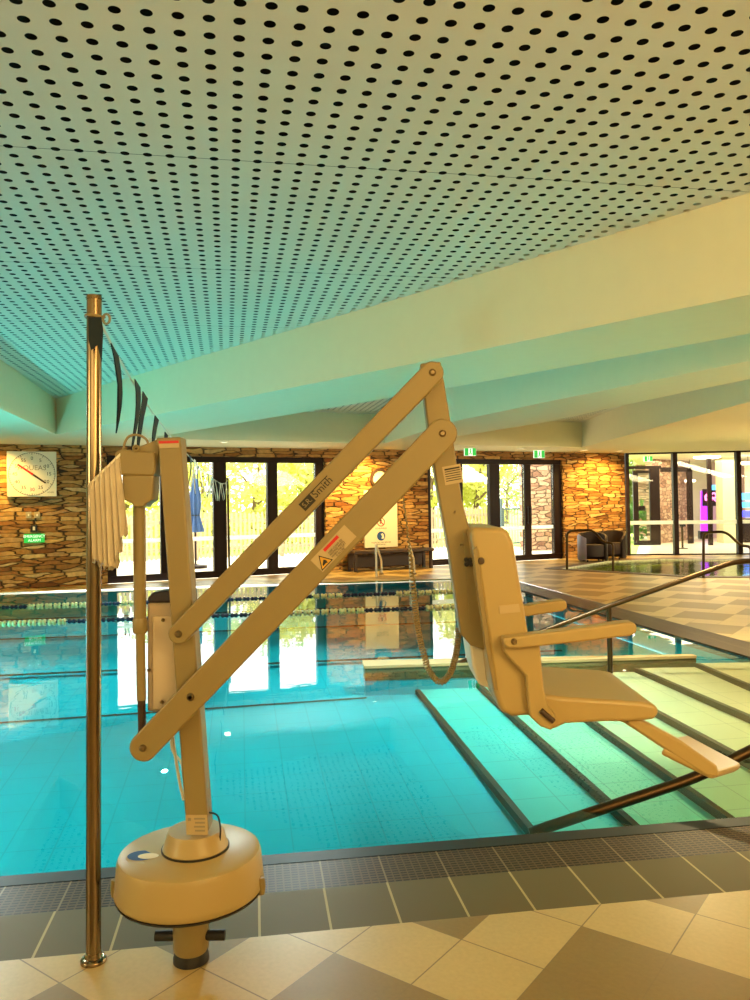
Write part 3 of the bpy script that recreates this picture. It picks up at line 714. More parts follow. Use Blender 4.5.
lbuild(MB().lathe([(0.02, 0.350), (0.101, 0.350), (0.103, 0.360), (0.098, 0.366), (0.092, 0.398), (0.084, 0.412), (0, 0.414)], 56, (ccx, cyy, 0)), 'mast_collar', CREAM_LT, smooth=True)
lbuild(MB().lathe([(0.1005, 0.348), (0.106, 0.348), (0.106, 0.358), (0.1005, 0.358)], 56, (ccx, cyy, 0)), 'collar_gasket', BLACK, smooth=True)
# oval maker's badge on the drum
bc = Vector((cx - .125, cyy - .055, .3515))
bd = MB(); bd.poly([bc + Vector((.062 * math.cos(t * PI / 16), .048 * math.sin(t * PI / 16), 0)) for t in range(32)]); lbuild(bd, 'oval_badge', STICKER, drum)
bd = MB(); bd.poly([bc + Vector((-.014 + .044 * math.cos(t * PI / 16), .006 + .036 * math.sin(t * PI / 16), .0006)) for t in range(8, 33)]); lbuild(bd, 'badge_blue_field', BLUE, drum)
bd = MB(); bd.poly([bc + Vector((.008 + .032 * math.cos(t * PI / 16), .0 + .02 * math.sin(t * PI / 16), .0012)) for t in range(32)]); lbuild(bd, 'badge_white_field', WHITE, drum)
# mast: leaning square tube
YF = 2.503                                    # near face of the mast
M0a, M0b = lp(186, 832, YF), lp(208.5, 832, YF); M1a, M1b = lp(157.5, 438.5, YF), lp(180.5, 438.5, YF)
mast = lbuild(MB().prism([M0a, M0b, M1b, M1a], (0, .075, 0)), 'mast', CREAM, bevel=.006)
lbuild(MB().prism([lp(156.5, 446, YF - .002), lp(181, 446, YF - .002), lp(180.3, 436.8, YF - .002), lp(156.2, 438, YF - .002)], (0, .079, 0)), 'mast_cap', CREAM, bevel=.004)
lbuild(MB().prism([lp(158.5, 441, YF - .004), lp(178.5, 440.5, YF - .004), lp(178.8, 443, YF - .004), lp(158.8, 443.7, YF - .004)], (0, .001, 0)), 'red_label', RED, mast)
lbuild(MB().prism([lp(159, 443.8, YF - .004), lp(178.9, 443.2, YF - .004), lp(179.3, 447.5, YF - .004), lp(159.3, 448.3, YF - .004)], (0, .001, 0)), 'cream_label', STICKER, mast)
lbuild(MB().prism([lp(185.5, 815, YF - .003), lp(207, 815, YF - .003), lp(208, 835, YF - .003), lp(186.5, 835, YF - .003)], (0, .001, 0)), 'rating_plate', STICKER, mast)
lm = MB()
for k in range(4):
    lm.prism([lp(194 + (k % 2), 818 + k * 4, YF - .004), lp(205, 818 + k * 4, YF - .004), lp(205, 819.6 + k * 4, YF - .004), lp(194 + (k % 2), 819.6 + k * 4, YF - .004)], (0, .001, 0))
lm.prism([lp(188, 818, YF - .004), lp(191, 818, YF - .004), lp(191, 821, YF - .004), lp(188, 821, YF - .004)], (0, .001, 0))
lbuild(lm, 'rating_print', GREYINK, mast)
# a thin capping strip along the right of the mast
lbuild(MB().tube([lp(209.5, 815, 2.54), lp(196, 700, 2.54), lp(181.5, 470, 2.54)], .0035, 8), 'mast_edge_trim', CREAM, smooth=True)

def link(name, a, b, ra, rb, y0, th):
    """rounded bar between two pixel points in the plane y = y0"""
    A, B = lp(*a, y0), lp(*b, y0); d = (B - A); d.normalize(); n = Vector((-d.z, 0, d.x))
    ra *= y0 / F; rb *= y0 / F; pts = []
    for k in range(13):
        t = -PI / 2 + PI * k / 12; pts.append(B + d * math.cos(t) * rb + n * math.sin(t) * rb)
    for k in range(13):
        t = PI / 2 + PI * k / 12; pts.append(A + d * math.cos(t) * ra + n * math.sin(t) * ra)
    o = lbuild(MB().prism(pts, (0, th, 0)), name, CREAM, bevel=.005)
    return A, B, d, n, o
YL = 2.455
uA, uB, ud, un, up = link('upper_arm', (178.5, 634), (432.5, 372.5), 10.5, 11.5, YL, .042)
lA, lB, ld, ln, lo = link('lower_arm', (143, 748), (442.5, 433.5), 14, 15, YL, .042)
def bolt(px, py, y, r=.011):
    p = lp(px, py, y)
    lbuild(MB().lathe([(0, .009), (r * .55, .009), (r * .8, .006), (r, .002), (r, 0)], 20, p, (0, -1, 0)), 'pivot_bolt', BOLT, smooth=True)
for q in ((178.5, 634), (432.5, 372.5), (442.5, 433.5), (190.5, 697), (143, 748)): bolt(*q, YL)
bolt(190.5, 697, YL, .012)
# lettering on the arms
def arm_text(body, px, py, d, size, m, name='lettering', y=YL - .001, sp=1.0, par=None):
    p = lp(px, py, y) - LB; a = math.atan2(d.z, d.x)
    return text(name, body, m, par or lift, TM(p.x, p.y, p.z, a), size, .0004, spacing=sp)
def arm_rect(name, m, px, py, d, w, h, y, t=.0008, par=None):
    p = lp(px, py, y); n = Vector((-d.z, 0, d.x))
    return lbuild(MB().prism([p - d * w / 2 - n * h / 2, p + d * w / 2 - n * h / 2, p + d * w / 2 + n * h / 2, p - d * w / 2 + n * h / 2], (0, t, 0)), name, m, par or lift)
arm_rect('logo_block', INK, 307.2, 502.5, ud, .046, .030, YL - .0012, par=up)
arm_text('S.R.', 307.2, 502.5, ud, .023, CREAM, y=YL - .0022, par=up)
arm_text('Smith', 322.2, 487.2, ud, .034, INK, y=YL - .0015, par=up)
arm_rect('logo_overline', INK, 317.5, 487.6 - 2.0, ud, .085, .0028, YL - .0012, par=up)
arm_rect('warning_sticker', STICKER, 333.5, 548.5, ld, .150, .052, YL - .0010, par=lo)
pT = lp(324.5, 559, YL - .0018); n2 = Vector((-ld.z, 0, ld.x))
tr = lambda s_: [pT + ld * (-.5 * s_) - n2 * .40 * s_, pT + ld * .5 * s_ - n2 * .40 * s_, pT + n2 * .5 * s_]
tri_d = lambda s_, y: [Vector((v.x, y, v.z)) for v in (lp(318.5, 555.5, y), lp(333, 559.5, y), lp(322, 571, y))]
lbuild(MB().prism(tri_d(1, YL - .0022), (0, .001, 0)), 'warning_triangle_border', INK, lo)
c3 = sum(tri_d(1, YL - .0030), Vector()) / 3
lbuild(MB().prism([c3 + (v - c3) * .80 for v in tri_d(1, YL - .0030)], (0, .0008, 0)), 'warning_triangle', YELLOW, lo)
lbuild(MB().prism([lp(323.5, 559.5, YL - .0036), lp(326, 560, YL - .0036), lp(328, 562.5, YL - .0036), lp(326, 563, YL - .0036), lp(323.5, 566, YL - .0036), lp(322.5, 565, YL - .0036)], (0, .0006, 0)), 'warning_pictogram', INK, lo)
arm_rect('red_label', RED, 331, 543.5, ld, .062, .010, YL - .0018, par=lo)
for k in range(4): arm_text(('KEEP CLEAR OF', 'MOVING PARTS', 'WHEN THE LIFT', 'IS IN USE')[k], 335.2 + k * 1.75, 546.4 + k * 1.85, ld, .0085, INK, y=YL - .0016, par=lo)
# head post carrying the seat
HP = [(420, 363.5), (441, 361.5), (452, 430), (462, 500), (474, 545), (487, 651), (471, 646), (460.5, 634), (449, 552), (437.5, 490), (428.5, 433)]
YH = 2.50
head_post = lbuild(MB().prism([lp(x, y, YH) for x, y in HP], (0, .08, 0)), 'head_post', CREAM, bevel=.006)
lbuild(MB().prism([lp(x, y, YH - .003) for x, y in ((463, 530), (473, 545), (484, 632), (470, 624))], (0, .003, 0)), 'post_side_plate', CREAM, head_post, bevel=.001)
arm_rect('instruction_plate', STICKER, 452.8, 474.5, Vector((.985, 0, .17)), .058, .058, YH - .001, par=head_post)
for k in range(6): arm_rect('plate_print', INK, 452.0 + k * .35, 468.5 + k * 2.3, Vector((.985, 0, .17)), .048, .0026 if k else .005, YH - .002, par=head_post)
kp = lp(468.5, 562, YH - .003)
kn = MB()
for k in range(4):
    t = PI / 4 + k * PI / 2; kn.lathe([(0, .016), (.0065, .015), (.0075, 0)], 12, kp + Vector((.010 * math.cos(t), -.002, .010 * math.sin(t))), (0, -1, 0))
kn.lathe([(0, .018), (.009, .016), (.0095, 0)], 16, kp, (0, -1, 0)); lbuild(kn, 'star_knob', BLACK, head_post, smooth=True)
for q in ((461.5, 545), (455, 512)): bolt(*q, YH, .004)

# seat: moulded shell
YN, YX = 2.40, 2.86
back_prof = [(470, 530), (476, 527.5), (503, 528), (509, 532), (514, 543), (520, 580), (525, 610), (529, 636), (533, 662), (541, 700), (545, 716), (530, 716), (512, 717), (501, 712), (493, 690), (487, 640), (481, 600), (475, 560)]
backrest = lbuild(MB().prism([lp(x, y, YN) for x, y in back_prof], (0, YX - YN, 0)), 'backrest', CREAM_LT, bevel=.016, segs=4)
lbuild(MB().prism([lp(x, y, YN - .004) for x, y in ((477, 546), (484, 600), (491, 650), (498, 690), (494, 690), (486, 650), (479, 600), (473, 550))], (0, .012, 0)), 'backrest_seam', CREAM, backrest, bevel=.002)
lbuild(MB().prism([lp(x, y, YN - .003) for x, y in ((499, 606), (519, 604), (520.5, 612), (500, 614))], (0, .003, 0)), 'backrest_label', STICKER, backrest)
lbuild(MB().lathe([(0, .01), (.009, .008), (.011, 0)], 20, lp(481, 561, YN), (0, -1, 0)), 'backrest_plug', DARKPLASTIC, backrest, smooth=True)
lbuild(MB().prism([lp(x, y, 2.55) for x, y in ((469, 640), (487, 650), (497, 700), (489, 689), (478, 684), (473, 668))], (0, .22, 0)), 'rear_bracket', WHITE, bevel=.008)
seat_prof = [(538, 693), (560, 697), (640, 702), (656, 705), (660, 712), (655, 720), (632, 722), (606, 722), (566, 724), (554, 730), (541, 727), (536, 716)]
seat = lbuild(MB().prism([lp(x, y, YN) for x, y in seat_prof], (0, YX - YN, 0)), 'seat', CREAM_LT, bevel=.014, segs=4)
zt = lp(640, 701, YN).z
sl = MB()
for yy in (2.66,): sl.box((.703, 2.47, zt - .010), (.725, 2.635, zt + .0015))
lbuild(sl, 'seat_slot', DARKPLASTIC, seat, bevel=.004)
side = [(502, 638), (527, 636), (540, 644), (544, 690), (549, 706), (556, 716), (552, 731), (541, 727), (530, 717), (528.5, 706), (526, 676), (508, 657), (504, 652)]
def side_frame(y0):
    k = y0 / 2.372
    o = lbuild(MB().prism([Vector((lp(x, y, 2.372).x, y0, lp(x, y, 2.372).z)) for x, y in side], (0, .028, 0)), 'side_frame', CREAM_LT, bevel=.006)
    q = lp(503.5, 640, 2.345)
    sh = 1.0 if y0 < 2.6 else 0.80
    arm = [(503, 638), (515, 636.5), (560, 631), (626, 622.5), (634, 622.5), (637, 626), (636.5, 633), (630, 636), (570, 643), (520, 648.5), (508, 648.5), (503.5, 645)]
    lbuild(MB().prism([Vector((lp(503, 638, 2.345).x + (lp(x, y, 2.345).x - lp(503, 638, 2.345).x) * sh, y0 - .03, lp(x, y, 2.345).z)) for x, y in arm], (0, .058, 0)), 'armrest', CREAM_LT, bevel=.008, segs=3)
    return o
side_frame(2.372); side_frame(2.90)
bolt(514, 641.5, 2.342, .009)
sp = MB(); a_, b_ = lp(541, 710.5, 2.366), lp(553.5, 721.5, 2.366); sp.tube([a_, b_], .0085, 14); lbuild(sp, 'side_slot', DARKPLASTIC, smooth=True)
# footrest
fa = [(612, 718), (634, 716.5), (650, 724), (682, 741), (718, 766), (720, 778), (705, 776), (662, 748), (626, 724)]
lbuild(MB().prism([lp(x, y, 2.42) for x, y in fa], (0, .045, 0)), 'footrest_arm', CREAM_LT, bevel=.008)
bolt(628, 720.5, 2.418, .006)
A_, B_, C_, D_ = lp(664, 747, 2.42), lp(716, 773, 2.42), lp(742, 764, 2.63), lp(687, 734, 2.74)
nz = (B_ - A_).cross(D_ - A_).normalized(); nz = nz if nz.z > 0 else -nz
E_ = lp(676, 738, 2.70)
lbuild(MB().prism([A_, B_, (B_ * .3 + C_ * .7) + Vector((.01, 0, 0)), C_, D_, E_], -nz * .026), 'footrest_plate', CREAM_LT, bevel=.010, segs=4)
# actuator: motor housing, tube, rod
YA = 2.545
lbuild(MB().prism([lp(x, y, YA - .045) for x, y in ((114.5, 452), (122, 449), (154, 452), (155, 470), (153, 476), (120, 475), (115, 474.5))], (0, .09, 0)), 'motor_cap', CREAM, bevel=.006)
lbuild(MB().prism([lp(x, y, YA - .04) for x, y in ((121.5, 475), (153.5, 475), (152, 500), (145.5, 504), (144.5, 507), (134, 507), (131.5, 503), (123.5, 500))], (0, .08, 0)), 'motor_housing', CREAM, bevel=.006)
lbuild(MB().prism([lp(x, y, YA - .02) for x, y in ((138, 447), (158, 439), (160, 446), (157, 466), (150, 455), (140, 455))], (0, .05, 0)), 'motor_bracket', CREAM, bevel=.004)
at_ = lambda x, y: lp(x, y, YA)
lbuild(MB().tube([at_(139.3, 505), at_(140, 632)], .0195, 28), 'actuator_tube', CREAM, smooth=True)
lbuild(MB().tube([at_(140, 618), at_(140, 621), at_(140.2, 631), at_(140.2, 633)], [.020, .0235, .0235, .020], 28), 'actuator_gland', CREAM, smooth=True)
lbuild(MB().tube([at_(140.2, 632), at_(141.5, 700)], .0145, 24), 'actuator_rod', CREAM, smooth=True)
lbuild(MB().tube([at_(141.5, 700), at_(142.5, 746)], .0125, 20), 'rod_end', DARKPLASTIC, smooth=True)
hd = [at_(123.5, 451) , at_(124.5, 443), at_(128, 436.5), at_(135, 434.5), at_(142, 436), at_(147, 440), at_(149, 446)]
lbuild(MB().tube(fillet(hd, .01), .004, 10), 'wire_handle', CREAM, smooth=True)
lbuild(MB().lathe([(.008, 0), (.012, .003), (.012, .006), (.008, .009), (.005, .006), (.005, .003), (.008, 0)], 18, lp(136.5, 448.5, YA - .046), (0, -1, 0)), 'lifting_eye', CREAM, smooth=True)
# control box and battery behind the mast
cb = lambda x, y: lp(x, y, 2.56)
lbuild(MB().prism([cb(147, 603), cb(164, 603), cb(176, 603), cb(182, 712), cb(147, 712)], (0, .09, 0)), 'control_box', mat('control_box_shell', (0.50, 0.40, 0.30), .5), bevel=.008)
lbuild(MB().prism([lp(x, y, 2.55) for x, y in ((152, 616), (178, 616), (181, 710), (152, 710))], (0, .012, 0)), 'control_box_cover', mat('control_cover', (0.58, 0.47, 0.34), .5), bevel=.004)
lbuild(MB().prism([cb(x, y) for x, y in ((147, 603), (147, 598), (152, 593), (164, 590.5), (177, 590), (177, 603))], (0, .085, 0)), 'battery_pack', mat('battery_shell', (0.035, 0.03, 0.05), .4), bevel=.008)
for q in ((163, 620), (162, 702), (149, 670)): bolt(*q, 2.549, .006)
# cables
cab = [lp(166, 690, 2.60), lp(170, 715, 2.60), lp(174, 748, 2.60), lp(180, 785, 2.60), lp(184, 800, 2.59)]
lbuild(MB().tube(fillet(cab, .04), .005, 10), 'cable', WHITE, smooth=True)
lbuild(MB().tube(fillet([lp(182, 610, 2.62), lp(167, 690, 2.62), lp(172, 752, 2.62), lp(182, 762, 2.62), lp(186, 800, 2.60)], .03), .004, 10), 'cable', WHITE, smooth=True)
lbuild(MB().tube(fillet([lp(206, 812, 2.53), lp(218, 814, 2.53), lp(221, 830, 2.53), lp(219, 846, 2.53)], .02), .003, 8), 'cable', BLACK, smooth=True)
# coiled handset cord from the arm back to the seat post
cp = [((402, 487), 2.52), ((406, 520), 2.55), ((410, 553), 2.58), ((414, 592), 2.60), ((416, 618), 2.61), ((421, 645), 2.62), ((428, 669), 2.62), ((436, 681), 2.61), ((443, 682.5), 2.60), ((451, 673), 2.58), ((456, 655), 2.57), ((458, 640), 2.56), ((459, 628), 2.56)]
P = fillet([lp(*q, y) for q, y in cp], .08, 6)
coil = []; tot = 0.0
for i in range(len(P) - 1):
    a, b = P[i], P[i + 1]; sl_ = (b - a).length
    if sl_ < 1e-6: continue
    nst = max(1, int(sl_ / .0012)); t = (b - a).normalized(); u = t.cross(Vector((0, 1, 0))).normalized(); v = t.cross(u)
    for k in range(nst):
        f = k / nst; tot += sl_ / nst; p = a.lerp(b, f)
        fr = min(1, max(0, (tot - .10) / .32)); rad = .0015 + .0075 * fr
        pitch = .020 - .012 * fr
        if not coil: ph = 0
        else: ph += 2 * PI * (sl_ / nst) / pitch
        coil.append(p + (u * math.cos(ph) + v * math.sin(ph)) * rad)
lbuild(MB().tube(coil, .0030, 5), 'coiled_cord', CREAM, smooth=True)

# ------------------------------------------------------------------ flag pole, flag line, folded cloth
PB = Vector((-0.916, 2.565, 0))
pole = empty('flag_pole', PB, 0, 'tall polished steel flag pole standing left of the lift drum', 'pole')
p_top = ony(94.2, 299.5, 2.565)
pd = MB(); pd.tube([PB + Vector((0, 0, .02)), p_top], .0232, 32); pd.build('shaft', STEEL, pole, world=True, smooth=True)
MB().tube([p_top - Vector((0, 0, .001)), p_top + Vector((0, 0, .012))], [.0245, .0235], 32).build('end_cap', STEEL, pole, world=True, smooth=True)
MB().lathe([(0, 0), (.040, 0), (.040, .008), (.037, .012), (.027, .015), (.024, .03), (0, .03)], 40).build('base_flange', STEEL, pole, smooth=True)
tie = lp(95, 317, 2.565)
MB().tube([tie + Vector((.029 * math.cos(t * PI / 12), .029 * math.sin(t * PI / 12), .002 * math.sin(t * PI / 6))) for t in range(24)], .0045, 8, closed=True).build('tie_ring', CREAM, pole, world=True, smooth=True)
kt = Vector((tie.x + .038, tie.y - .005, tie.z - .008))
MB().tube([kt + Vector((.011 * math.cos(t * PI / 8), 0, .016 * math.sin(t * PI / 8))) for t in range(16)], .004, 8, closed=True).build('tie_knot', CREAM, pole, world=True, smooth=True)
far_base = onz(229.5, 579, 0)
fp = empty('flag_pole', far_base, 0, 'thin steel flag pole on the far pool edge by the glass doors', 'pole')
far_top = ony(227.6, 480.5, far_base.y)
MB().tube([far_base + Vector((0, 0, .01)), far_top + Vector((0, 0, .05))], .022, 16).build('shaft', STEEL_W, fp, world=True, smooth=True)
MB().lathe([(0, 0), (.06, 0), (.06, .01), (.03, .02), (0, .02)], 20).build('base_flange', STEEL_W, fp, smooth=True)
fline = empty('flag_line', tie, 0, 'sagging backstroke flag line of dark and white pennants strung between poles', 'flags')
SAG = [(0, 0), (.019, .035), (.055, .083), (.118, .137), (.18, .165), (.245, .178), (.36, .20), (.56, .205), (.75, .18), (.9, .10), (1, 0)]
def fl_pt(t):
    a, b = tie + Vector((.005, .03, -.008)), far_top
    p = a.lerp(b, t)
    for (t0, d0), (t1, d1_) in zip(SAG, SAG[1:]):
        if t <= t1 + 1e-9: p.z -= d0 + (d1_ - d0) * (t - t0) / (t1 - t0); break
    return p
MB().tube([fl_pt(i / 80) for i in range(81)], .004, 6).build('line', WHITECLOTH, fline, world=True, smooth=True)
ts = [0.021, 0.057, 0.075, 0.118, 0.165, 0.205] + [0.245 + .032 * k for k in range(24)]
for i, t in enumerate(ts):
    if t > .985: break
    p = fl_pt(t); q = fl_pt(t + .014); ln = .30 if i < 2 else .26
    dr = (q - p).normalized(); off_ = Vector((0.004 * math.sin(i * 2.1), 0, 0))
    side_ = Vector((dr.y, -dr.x, 0)).normalized()
    f = MB(); n = 6; w = .15
    L_, R2 = [], []
    for k in range(n + 1):
        s_ = k / n; bend = side_ * (.018 * math.sin(s_ * 3 + i)) ; half = w / 2 * (1 - s_) + .003
        c = p - Vector((0, 0, ln * s_)) + bend
        L_.append(c - dr * half); R2.append(c + dr * half)
    f.prism(L_ + R2[::-1], side_ * .004)
    f.build('pennant', NAVY if (i < 6 or i % 3 == 1) else WHITECLOTH, fline, world=True)
# extra slack of the strap at the pole
st = MB(); y_ = 2.505
st.prism([lp(x, y, y_) for x, y in ((88, 317), (101, 317), (103, 330), (101.5, 362), (97.5, 345), (91, 350), (88.5, 340))], (0, .003, 0)).build('strap_tail', NAVY, fline, world=True)
# pleated pale cloth hung at the motor
pc = empty('pleated_cover', lp(104, 520, 2.50), 0, 'pale pleated cloth hanging in sharp folds beside the lift motor', 'cloth')
n = 44; top_, bot_ = [], []
for k in range(n + 1):
    s_ = k / n; ph = s_ * 6.5 * 2 * PI
    amp = .016 * (1 if (s_ < .72) else .55)
    x_t = 88 + (119.5 - 88) * s_; y_t = 485 - (485 - 454) * s_
    T_ = lp(x_t, y_t, 2.47 + .03 * s_)
    xb = 94 + (127 - 94) * s_; yb = 559 + 9 * min(1, s_ * 2.2) - max(0, s_ - .62) * 105 + 3.0 * math.sin(ph * 2)
    B2 = lp(xb, yb, 2.47 + .03 * s_)
    o_ = Vector((0.3, 1, 0)).normalized() * amp * math.asin(math.sin(ph)) / (PI / 2)
    top_.append(T_ + o_ * .5); bot_.append(B2 + o_ * 1.6)
g = MB(); rows = 8; grid = []
for r_i in range(rows + 1):
    f_ = r_i / rows
    grid.append([g.bm.verts.new(a.lerp(b, f_)) for a, b in zip(top_, bot_)])
for r_i in range(rows):
    for k in range(n): g.bm.faces.new((grid[r_i][k], grid[r_i][k + 1], grid[r_i + 1][k + 1], grid[r_i + 1][k]))
o = g.build('cloth_folds', mat('pale_pleated_cloth', (.66, .58, .46), .6, noise=.1, nscale=20), pc, world=True, smooth=True)
so = o.modifiers.new('thick', 'SOLIDIFY'); so.thickness = .002
MB().prism([lp(87.8, 486.5, 2.466), lp(88.3, 484, 2.466), lp(120, 453, 2.496), lp(120, 456, 2.496)], (0, .004, 0)).build('hem', WHITE, pc, world=True)

# ------------------------------------------------------------------ hand rails
def rail(name, label, paths, r, base, grp=None, mtl=STEEL_W):
    e = empty(name, base, 0, label, 'handrail', grp)
    for nm, pts, fr in paths: MB().tube(fillet(pts, fr, 6), r, 16).build(nm, mtl, e, world=True, smooth=True)
    return e
r1 = [ony(425, 676, 7.06), ony(472, 656, 7.06), ony(530, 633.5, 7.07), ony(608, 606.5, 7.08), ony(735, 561.5, 7.10), ony(760, 560.5, 7.11)]
r1 += [Vector((r1[-1].x + .10, r1[-1].y, r1[-1].z)), Vector((r1[-1].x + .10, r1[-1].y, 0.0))]
pst = ony(609, 606.5, 7.08)
rail('step_handrail', 'long dark steel handrail sloping down behind the lift seat into the pool', [('sloping_rail', [r1[0], r1[3], r1[4], r1[5], r1[6], r1[7]], .12), ('support_post', [pst, Vector((pst.x, pst.y, -.20))], .01)], .023, Vector((r1[7].x, r1[7].y, 0)))
y2 = 3.78
a1, a2, a3 = ony(536, 831, y2), ony(695, 778, y2), ony(750, 751, y2)
dsl = (a3 - a2).normalized(); top2 = a3 + dsl * 1.55
rail('step_handrail', 'near steel handrail rising from the water under the footrest', [('sloping_rail', [a1 - Vector((.03, 0, .01)), a1, a2, a3, top2, top2 + Vector((.35, 0, 0)), Vector((top2.x + .35, y2, -.02))], .12)], .0255, Vector((top2.x + .35, y2, 0)))
def spa_rail(label, q0, q1, pts, dy):
    A = onz(*q0, 0); B = onz(*q1, 0)
    k = lambda x, y: ony(x, y, A.y + (B.y - A.y) * (x - q0[0]) / (q1[0] - q0[0]))
    path = [A] + [k(*p) for p in pts] + [Vector((B.x, B.y, -.1))]
    rail('spa_handrail', label, [('bent_rail', path, .12)], .024, A, 'steel handrails at the spa')
spa_rail('bent steel handrail at the spa in front of the dark tub chairs', (567, 570), (613, 571), [(567, 531), (593, 530), (604, 542.5), (613, 543)], 0)
spa_rail('bent dark steel handrail at the spa near the right edge', (703.5, 578), (751, 580), [(703.5, 532.5), (726, 531.5), (740.5, 545.5), (751, 546.5)], 0)
for k, px in enumerate((375.5, 409)):
    y0 = 576.5; b = onz(px, y0, 0)
    dv = Vector((-.15, .989, 0))
    A = b - dv * .12
    path = [A + Vector((0, 0, -.15)), A + Vector((0, 0, .60)), b + dv * .05 + Vector((.02, 0, .62)), b + dv * .42 + Vector((.18, 0, .28)), b + dv * .45 + Vector((.19, 0, .12)), b + dv * .46 + Vector((.19, 0, .0))]
    e = empty('ladder_rail', b, 0, ('white steel pool ladder rail below the notice board, the left of the pair', 'white steel pool ladder rail right of the notice board, nearer the coiled cord')[k], 'handrail', 'ladder rails on the far pool edge')
    MB().tube(fillet(path, .10, 6), .020, 14).build('bent_tube', mat('pale_rail', (.80, .76, .66), .3, .3), e, world=True, smooth=True)
    MB().lathe([(0, 0), (.05, 0), (.05, .008), (.025, .02), (0, .02)], 20, dv * .46 + Vector((.19, 0, 0))).build('deck_flange', STEEL_W, e, smooth=True)

# ------------------------------------------------------------------ lane ropes
FY = mat('yellow_float', (.70, .62, .30), .5); FD = mat('dark_blue_float', (.010, .018, .06), .5)
def lane_rope(label, a, b, yel):
    A, B = onz(*a, -.015), onz(*b, -.015)
    d = (B - A).normalized(); Lh = Vector((-6.5, 0, 0)); t0 = (-5.75 - A.x) / d.x; t1 = (rightX(A.y + 1.2) - .2 - A.x) / d.x
    A0, B0 = A + d * t0, A + d * t1
    e = empty('lane_rope', A0, 0, label, 'lane rope', 'lane ropes across the pool')
    MB().tube([A0, B0], .008, 6).build('cable', FD, e, world=True, smooth=True)
    step = .118; nfl = min(100, int((B0 - A0).length / step))
    protos = {}
    for k in range(nfl):
        p = A0 + d * (step * (k + .5))
        sx_ = 375 + F * (p - EYE).dot(CR) / (p - EYE).dot(_f)
        ye = any(x0 <= sx_ <= x1 for x0, x1 in yel)
        if ye not in protos:
            r = .040 if ye else .028
            o = MB().lathe([(.009, -.046), (r * .8, -.046), (r, -.034), (r, -.020), (r * .7, -.008), (r * .7, .008), (r, .020), (r, .034), (r * .8, .046), (.009, .046)], 14, (0, 0, 0), d).build('float', FY if ye else FD, e, smooth=True)
            protos[ye] = o
        else:
            o = protos[ye].copy(); COL.objects.link(o)
        o.location = p - A0
    return e
lane_rope('farther lane rope of yellow and dark floats, nearest the far pool edge', (30, 606.5), (450, 591.5), [(28, 88), (118, 134), (316, 346), (399, 460)])
lane_rope('nearer lane rope of yellow and dark floats across the lanes', (0, 624), (450, 607), [(-40, 66), (288, 352), (352, 361), (424, 462)])

# ------------------------------------------------------------------ tub chairs
LILAC = mat('lilac_grey_panel', (.20, .17, .24), .5); RATTAN = mat('dark_woven_rattan', (.028, .014, .010), .7, noise=.3, nscale=90, bump=.4, bscale=160)
def tub_chair(px, D, label, rz):
    p = ony(px, 500, D); p.z = 0
    e = empty('tub_chair', p, rz, label, 'chair', 'dark tub chairs by the stone wall')
    # curved shell open at the front
    f = MB(); n = 24; R1, R0 = .40, .33
    pts = []
    A0_, A1_ = R_(-40), R_(220)
    R1, R0 = .32, .26
    outer = [(R1 * math.cos(A0_ + (A1_ - A0_) * k / n), R1 * math.sin(A0_ + (A1_ - A0_) * k / n)) for k in range(n + 1)]
    inner = [(R0 * math.cos(A0_ + (A1_ - A0_) * k / n), R0 * math.sin(A0_ + (A1_ - A0_) * k / n)) for k in range(n + 1)]
    hts = [.46 + .20 * max(0, math.sin(math.pi * k / n)) ** .6 for k in range(n + 1)]
    rows = [[f.bm.verts.new((x, y, .03)) for x, y in outer], [f.bm.verts.new((x, y, h)) for (x, y), h in zip(outer, hts)], [f.bm.verts.new((x, y, h)) for (x, y), h in zip(inner, hts)], [f.bm.verts.new((x, y, .03)) for x, y in inner]]
    for a, b in zip(rows, rows[1:] + rows[:1]):
        for k in range(n): f.bm.faces.new((a[k], a[k + 1], b[k + 1], b[k]))
    for k in (0, n): f.bm.faces.new([r[k] for r in rows])
    f.build('shell', RATTAN, e, bevel=.012)
    MB().lathe([(0, .12), (.24, .12), (.252, .16), (.252, .34), (.23, .38), (0, .39)], 32).build('seat_cushion', mat('dark_cushion', (.035, .02, .018), .8), e, smooth=True)
    f = MB(); m_ = 8
    arc = lambda r, k: (r * math.cos(R_(150) + R_(80) * k / m_), r * math.sin(R_(150) + R_(80) * k / m_))
    a = [f.bm.verts.new((*arc(.325, k), .05)) for k in range(m_ + 1)]; b = [f.bm.verts.new((*arc(.33, k), .62 - .02 * abs(k - 4))) for k in range(m_ + 1)]
    for k in range(m_): f.bm.faces.new((a[k], a[k + 1], b[k + 1], b[k]))
    o = f.build('side_panel', LILAC, e, smooth=True); so = o.modifiers.new('thick', 'SOLIDIFY'); so.thickness = .012; so.offset = 1
    for k in range(4):
        t = PI / 4 + k * PI / 2
        MB().lathe([(0, 0), (.02, 0), (.02, .05), (0, .05)], 12, (.24 * math.cos(t), .24 * math.sin(t), 0)).build('foot', BLACK, e)
    return e
tub_chair(592, 17.9, 'dark tub chair with a lilac grey side in front of the gold stone', R_(0))
tub_chair(611, 18.6, 'dark woven tub chair closest to the foyer glass', R_(-20))

